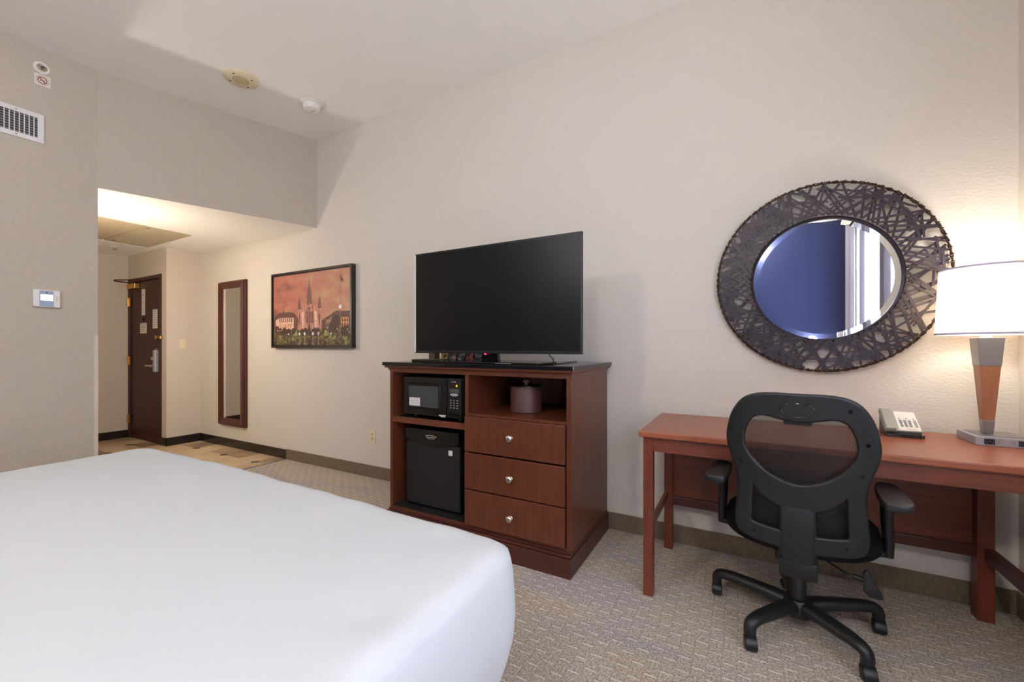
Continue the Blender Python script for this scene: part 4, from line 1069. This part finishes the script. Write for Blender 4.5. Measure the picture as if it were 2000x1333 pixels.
        tube(bm, [(cx_-s_*0.004, cy_+0.02, 0.632), (cx_-s_*0.006, cy_+0.035, 0.56), (cx_+s_*0.002, cy_+0.06, 0.46), (cx_+s_*0.002, cy_+0.062, 0.405)], [0.024, 0.019, 0.017, 0.015], 12)
        obj('arm_post', bm, M['black'], ap, True, local=True)
        bm = bmesh.new(); tube(bm, [(cx_+s_*0.004, cy_+0.062, 0.415), (s_*0.22, cy_+0.07, 0.405), (s_*0.12, -0.05, 0.392)], [0.014, 0.013, 0.014], 10)
        obj('arm_bracket', bm, M['black'], ap, True, local=True)
    # gas column and hub
    bm = bmesh.new(); lathe(bm, [(0.030, 0.085), (0.030, 0.235), (0.026, 0.240)], (0, 0, 0), n=28); lathe(bm, [(0.021, 0.235), (0.021, 0.33)], (0, 0, 0), n=20)
    obj('gas_column', bm, M['chairplastic'], t, True, local=True)
    bs = obj('star_base', lathe(bmesh.new(), [(0.030, 0.052), (0.052, 0.060), (0.056, 0.105), (0.045, 0.125), (0.032, 0.128)], (0, 0, 0), n=32), M['chairplastic'], t, True, local=True)
    ends = []
    a = math.radians(-5.5)
    for wx, wy in ((-.105, 2.185), (.025, 1.845), (.382, 1.870), (.485, 2.205), (.185, 2.385)):
        dx, dy = wx-0.20, wy-2.08; ends.append((dx*math.cos(a)+dy*math.sin(a), -dx*math.sin(a)+dy*math.cos(a)))
    for ex, ey in ends:
        d = Vector((ex, ey, 0)); u = d.normalized(); R_ = d.length
        pth = [(u*0.03)+Vector((0, 0, .096)), (u*0.10)+Vector((0, 0, .103)), (u*0.19)+Vector((0, 0, .104)), (u*(R_-0.050))+Vector((0, 0, .104)), (u*(R_-0.012))+Vector((0, 0, .096)), (u*R_)+Vector((0, 0, .078)), (u*R_)+Vector((0, 0, .056))]
        pc = catmull([tuple(p) for p in pth], 6); nn = len(pc)
        bm = bmesh.new(); tube(bm, pc, [0.034-0.011*min(1, i/(nn*0.75)) for i in range(nn)], 14, flat=0.85)
        obj('base_leg', bm, M['chairplastic'], bs, True, local=True)
    for k, (ex, ey) in enumerate(ends):
        ang = PI+(0.15, 0.30, 0.20, 0.10, 0.9)[k]
        ca, sa = math.cos(ang), math.sin(ang)
        def tr(bm_, off=(0, 0)):
            for v in bm_.verts:
                x, y = v.co.x+off[0], v.co.y+off[1]; v.co.x, v.co.y = ex+x*ca-y*sa, ey+x*sa+y*ca
            return bm_
        bm = bmesh.new()
        for s_ in (-1, 1): lathe(bm, [(0.008, s_*0.003), (0.0235, s_*0.004), (0.0250, s_*0.006), (0.0250, s_*0.016), (0.021, s_*0.021), (0.006, s_*0.0225)], (0, 0.010, 0.0252), 'x', 28)
        cst = obj('caster', tr(bm), M['black'], t, True, local=True)
        bm = bmesh.new()
        qs = [i*PI/14 for i in range(-2, 15)]
        pts = [(0.010+0.0295*math.cos(q), 0.0262+0.0295*math.sin(q)) for q in qs]+[(0.010+0.0262*math.cos(q), 0.0262+0.0262*math.sin(q)) for q in qs[::-1]]
        prism(bm, pts, -0.0195, 0.0195, axis='x', bev=0.0015)
        lathe(bm, [(0.010, 0.050), (0.010, 0.075)], (0, 0.0, 0), n=12)
        obj('caster_fork', tr(bm), M['chairplastic'], cst, True, local=True)
chair()

# ------------------------------------------------------------------ bed
def bed():
    x0, x1, y0, y1, ztop = -2.44, -0.465, -1.36, 0.880, 0.703
    t = thing('king_bed', 'wide bed under a plain smooth white cover in the foreground', 'bed', ((x0+x1)/2, (y0+y1)/2, 0))
    rnd = random.Random(5)
    b = bmesh.new(); nx, ny, nz = 110, 110, 14
    cx_, cy_ = (x0+x1)/2, (y0+y1)/2; hx, hy = (x1-x0)/2, (y1-y0)/2
    # grid of top, then rings of the hanging skirt following a superellipse outline
    nr, na = 60, 400; rings = []
    def rr_outline(n):
        rc = 0.075; P_ = []
        for qx, qy, a0 in ((1, 1, 0), (-1, 1, PI/2), (-1, -1, PI), (1, -1, 3*PI/2)):
            for i in range(16):
                a = a0+PI/2*i/16; P_.append(Vector((qx*(hx-rc)+rc*math.cos(a), qy*(hy-rc)+rc*math.sin(a), 0)))
        tot = sum((P_[(i+1) % 64]-P_[i]).length for i in range(64)); out_ = []; acc = 0; i = 0
        for k in range(n):
            tgt = tot*k/n
            while acc+(P_[(i+1) % 64]-P_[i % 64]).length < tgt: acc += (P_[(i+1) % 64]-P_[i % 64]).length; i += 1
            sg = P_[(i+1) % 64]-P_[i % 64]; p_ = P_[i % 64]+sg*((tgt-acc)/sg.length); out_.append((p_.x/hx, p_.y/hy))
        return out_
    OUT = rr_outline(na)
    def outline(a, s):
        u_, v_ = OUT[int(round(a/(2*PI)*na)) % na]
        if v_ > 0: v_ += 0.026*(1-u_*u_)*v_**6
        return (u_*s, v_*s)
    def wave(a, amp): return amp*(math.sin(13*a+1)+0.6*math.sin(29*a+2)+0.5*math.sin(47*a))
    for i in range(1, nr+1):
        s = i/nr; ring = []
        for k in range(na):
            a = 2*PI*k/na; u, v = outline(a, s)
            ex = max(0, s-0.95)/0.05
            z = ztop-0.020*(ex**3)+0.004*math.sin(u*3.1+0.4)*math.cos(v*2.7)-0.006*s**4+wave(a, 0.0020)*s**6
            ring.append(b.verts.new((cx_+u*hx, cy_+v*hy, z)))
        rings.append(ring)
    skirt = [(0.004, 0.668), (0.009, 0.640), (0.012, 0.59), (0.013, 0.54), (0.008, 0.49), (-0.010, 0.43), (-0.034, 0.37), (-0.048, 0.29), (-0.058, 0.21), (-0.062, 0.12), (-0.062, 0.03)]
    for off, z in skirt:
        ring = []
        for k in range(na):
            a = 2*PI*k/na; u, v = outline(a, 1.0); wv = wave(a, 0.003)*(0.66-z)/0.3
            n_ = Vector((math.copysign(abs(u)**8, u), math.copysign(abs(v)**8, v), 0)).normalized()
            ring.append(b.verts.new((cx_+u*hx+n_.x*(off+wv), cy_+v*hy+n_.y*(off+wv), z)))
        rings.append(ring)
    c0 = b.verts.new((cx_, cy_, ztop))
    for k in range(na): b.faces.new((c0, rings[0][k], rings[0][(k+1) % na]))
    for i in range(len(rings)-1):
        for k in range(na): b.faces.new((rings[i][k], rings[i+1][k], rings[i+1][(k+1) % na], rings[i][(k+1) % na]))
    bmesh.ops.recalc_face_normals(b, faces=b.faces)
    obj('bed_cover', b, M['sheet'], t, True, angle=80)
    obj('box_spring', BX(x0+0.12, x1-0.12, y0+0.12, y1-0.12, 0.0, 0.40, 0.02), M['fridge'], t)
bed()

# ------------------------------------------------------------------ curtains seen in the round mirror
def curtain(nm, label, ya, yb_, xc, m_, folds, z0=0.02, z1=2.75):
    bm = bmesh.new(); n = folds*8; A, B = [], []
    for i in range(n+1):
        y = ya+(yb_-ya)*i/n; x = xc+0.028*math.sin(2*PI*folds*i/n)+0.006*math.sin(i*1.7)
        A.append(bm.verts.new((x, y, z0))); B.append(bm.verts.new((x, y, z1)))
    for i in range(n): bm.faces.new((A[i], A[i+1], B[i+1], B[i]))
    o = obj(nm, bm, m_, None, True); tag(o, label, 'curtain'); return o
m = bpy.data.materials.new('sheer_curtain_cloth'); m.use_nodes = True
nt = m.node_tree; out = nt.nodes['Material Output']; nt.nodes.remove(nt.nodes['Principled BSDF'])
dn = nt.nodes.new('ShaderNodeBsdfDiffuse'); dn.inputs[0].default_value = srgb(236, 234, 238)
tn = nt.nodes.new('ShaderNodeBsdfTranslucent'); tn.inputs[0].default_value = srgb(186, 196, 224)
tr = nt.nodes.new('ShaderNodeBsdfTransparent')
mx = nt.nodes.new('ShaderNodeMixShader'); mx.inputs[0].default_value = 0.55
mx2 = nt.nodes.new('ShaderNodeMixShader'); mx2.inputs[0].default_value = 0.04
nt.links.new(dn.outputs[0], mx.inputs[1]); nt.links.new(tn.outputs[0], mx.inputs[2])
nt.links.new(mx.outputs[0], mx2.inputs[1]); nt.links.new(tr.outputs[0], mx2.inputs[2]); nt.links.new(mx2.outputs[0], out.inputs[0])
curtain('curtain', 'grey curtain panel at the dark end of the window, seen in the round mirror', -1.40, -1.00, 1.150, M['curtaingrey'], 3)
curtain('sheer_curtain', 'white sheer pleated curtain across the window, seen in the round mirror', -1.00, 0.97, 1.185, m, 15)
curtain('curtain', 'narrow grey curtain panel at the middle of the window, seen in the round mirror', -0.46, -0.36, 1.110, M['curtaingrey'], 1)
curtain('curtain', 'taupe curtain panel further along the window, seen at the right of the round mirror', 0.24, 0.52, 1.110, M['curtaingrey'], 2)
tag(obj('curtain_rod', tube(bmesh.new(), [(1.15, -1.42, 2.76), (1.15, 0.98, 2.76)], 0.012), M['frame_dark'], None, True), 'dark curtain rod above the window', 'curtain rod')

# made-up fill globes, out of view on the south wall, added to brighten the room
M['globe'] = mat('fill_globe', (1, 1, 1, 1), 0.5, emis=(1.0, 0.95, 0.86, 1), estr=104)
M['fill_low'] = mat('fill_globe_dimmed', (1, 1, 1, 1), 0.5, emis=(1.0, 0.96, 0.88, 1), estr=26)
for gx, gz, lab in ((0.72, 0.85, 'added fill light globe, unseen, on the navy wall low beside the window end'), (-1.75, 2.50, 'added fill light globe, unseen, on the navy wall above the far pillow side'), (-0.12, 2.72, 'added fill light globe, unseen, high on the navy wall near the middle')):
    t = thing('fill_light', lab, 'wall light', (gx, YS, gz))
    obj('wall_plate', BX(gx-0.05, gx+0.05, YS, YS+0.02, gz-0.06, gz+0.06, 0.004), M['brass'], t)
    obj('lamp_arm', tube(bmesh.new(), [(gx, YS+0.02, gz-0.02), (gx, YS+0.10, gz-0.05), (gx, YS+0.17, gz-0.10)], 0.010), M['brass'], t)
    b = bmesh.new(); bmesh.ops.create_uvsphere(b, u_segments=32, v_segments=16, radius=0.10); bmesh.ops.translate(b, verts=b.verts, vec=(gx, YS+0.17, gz))
    obj('globe', b, M['fill_low'] if gz < 1.5 else M['globe'], t, True)
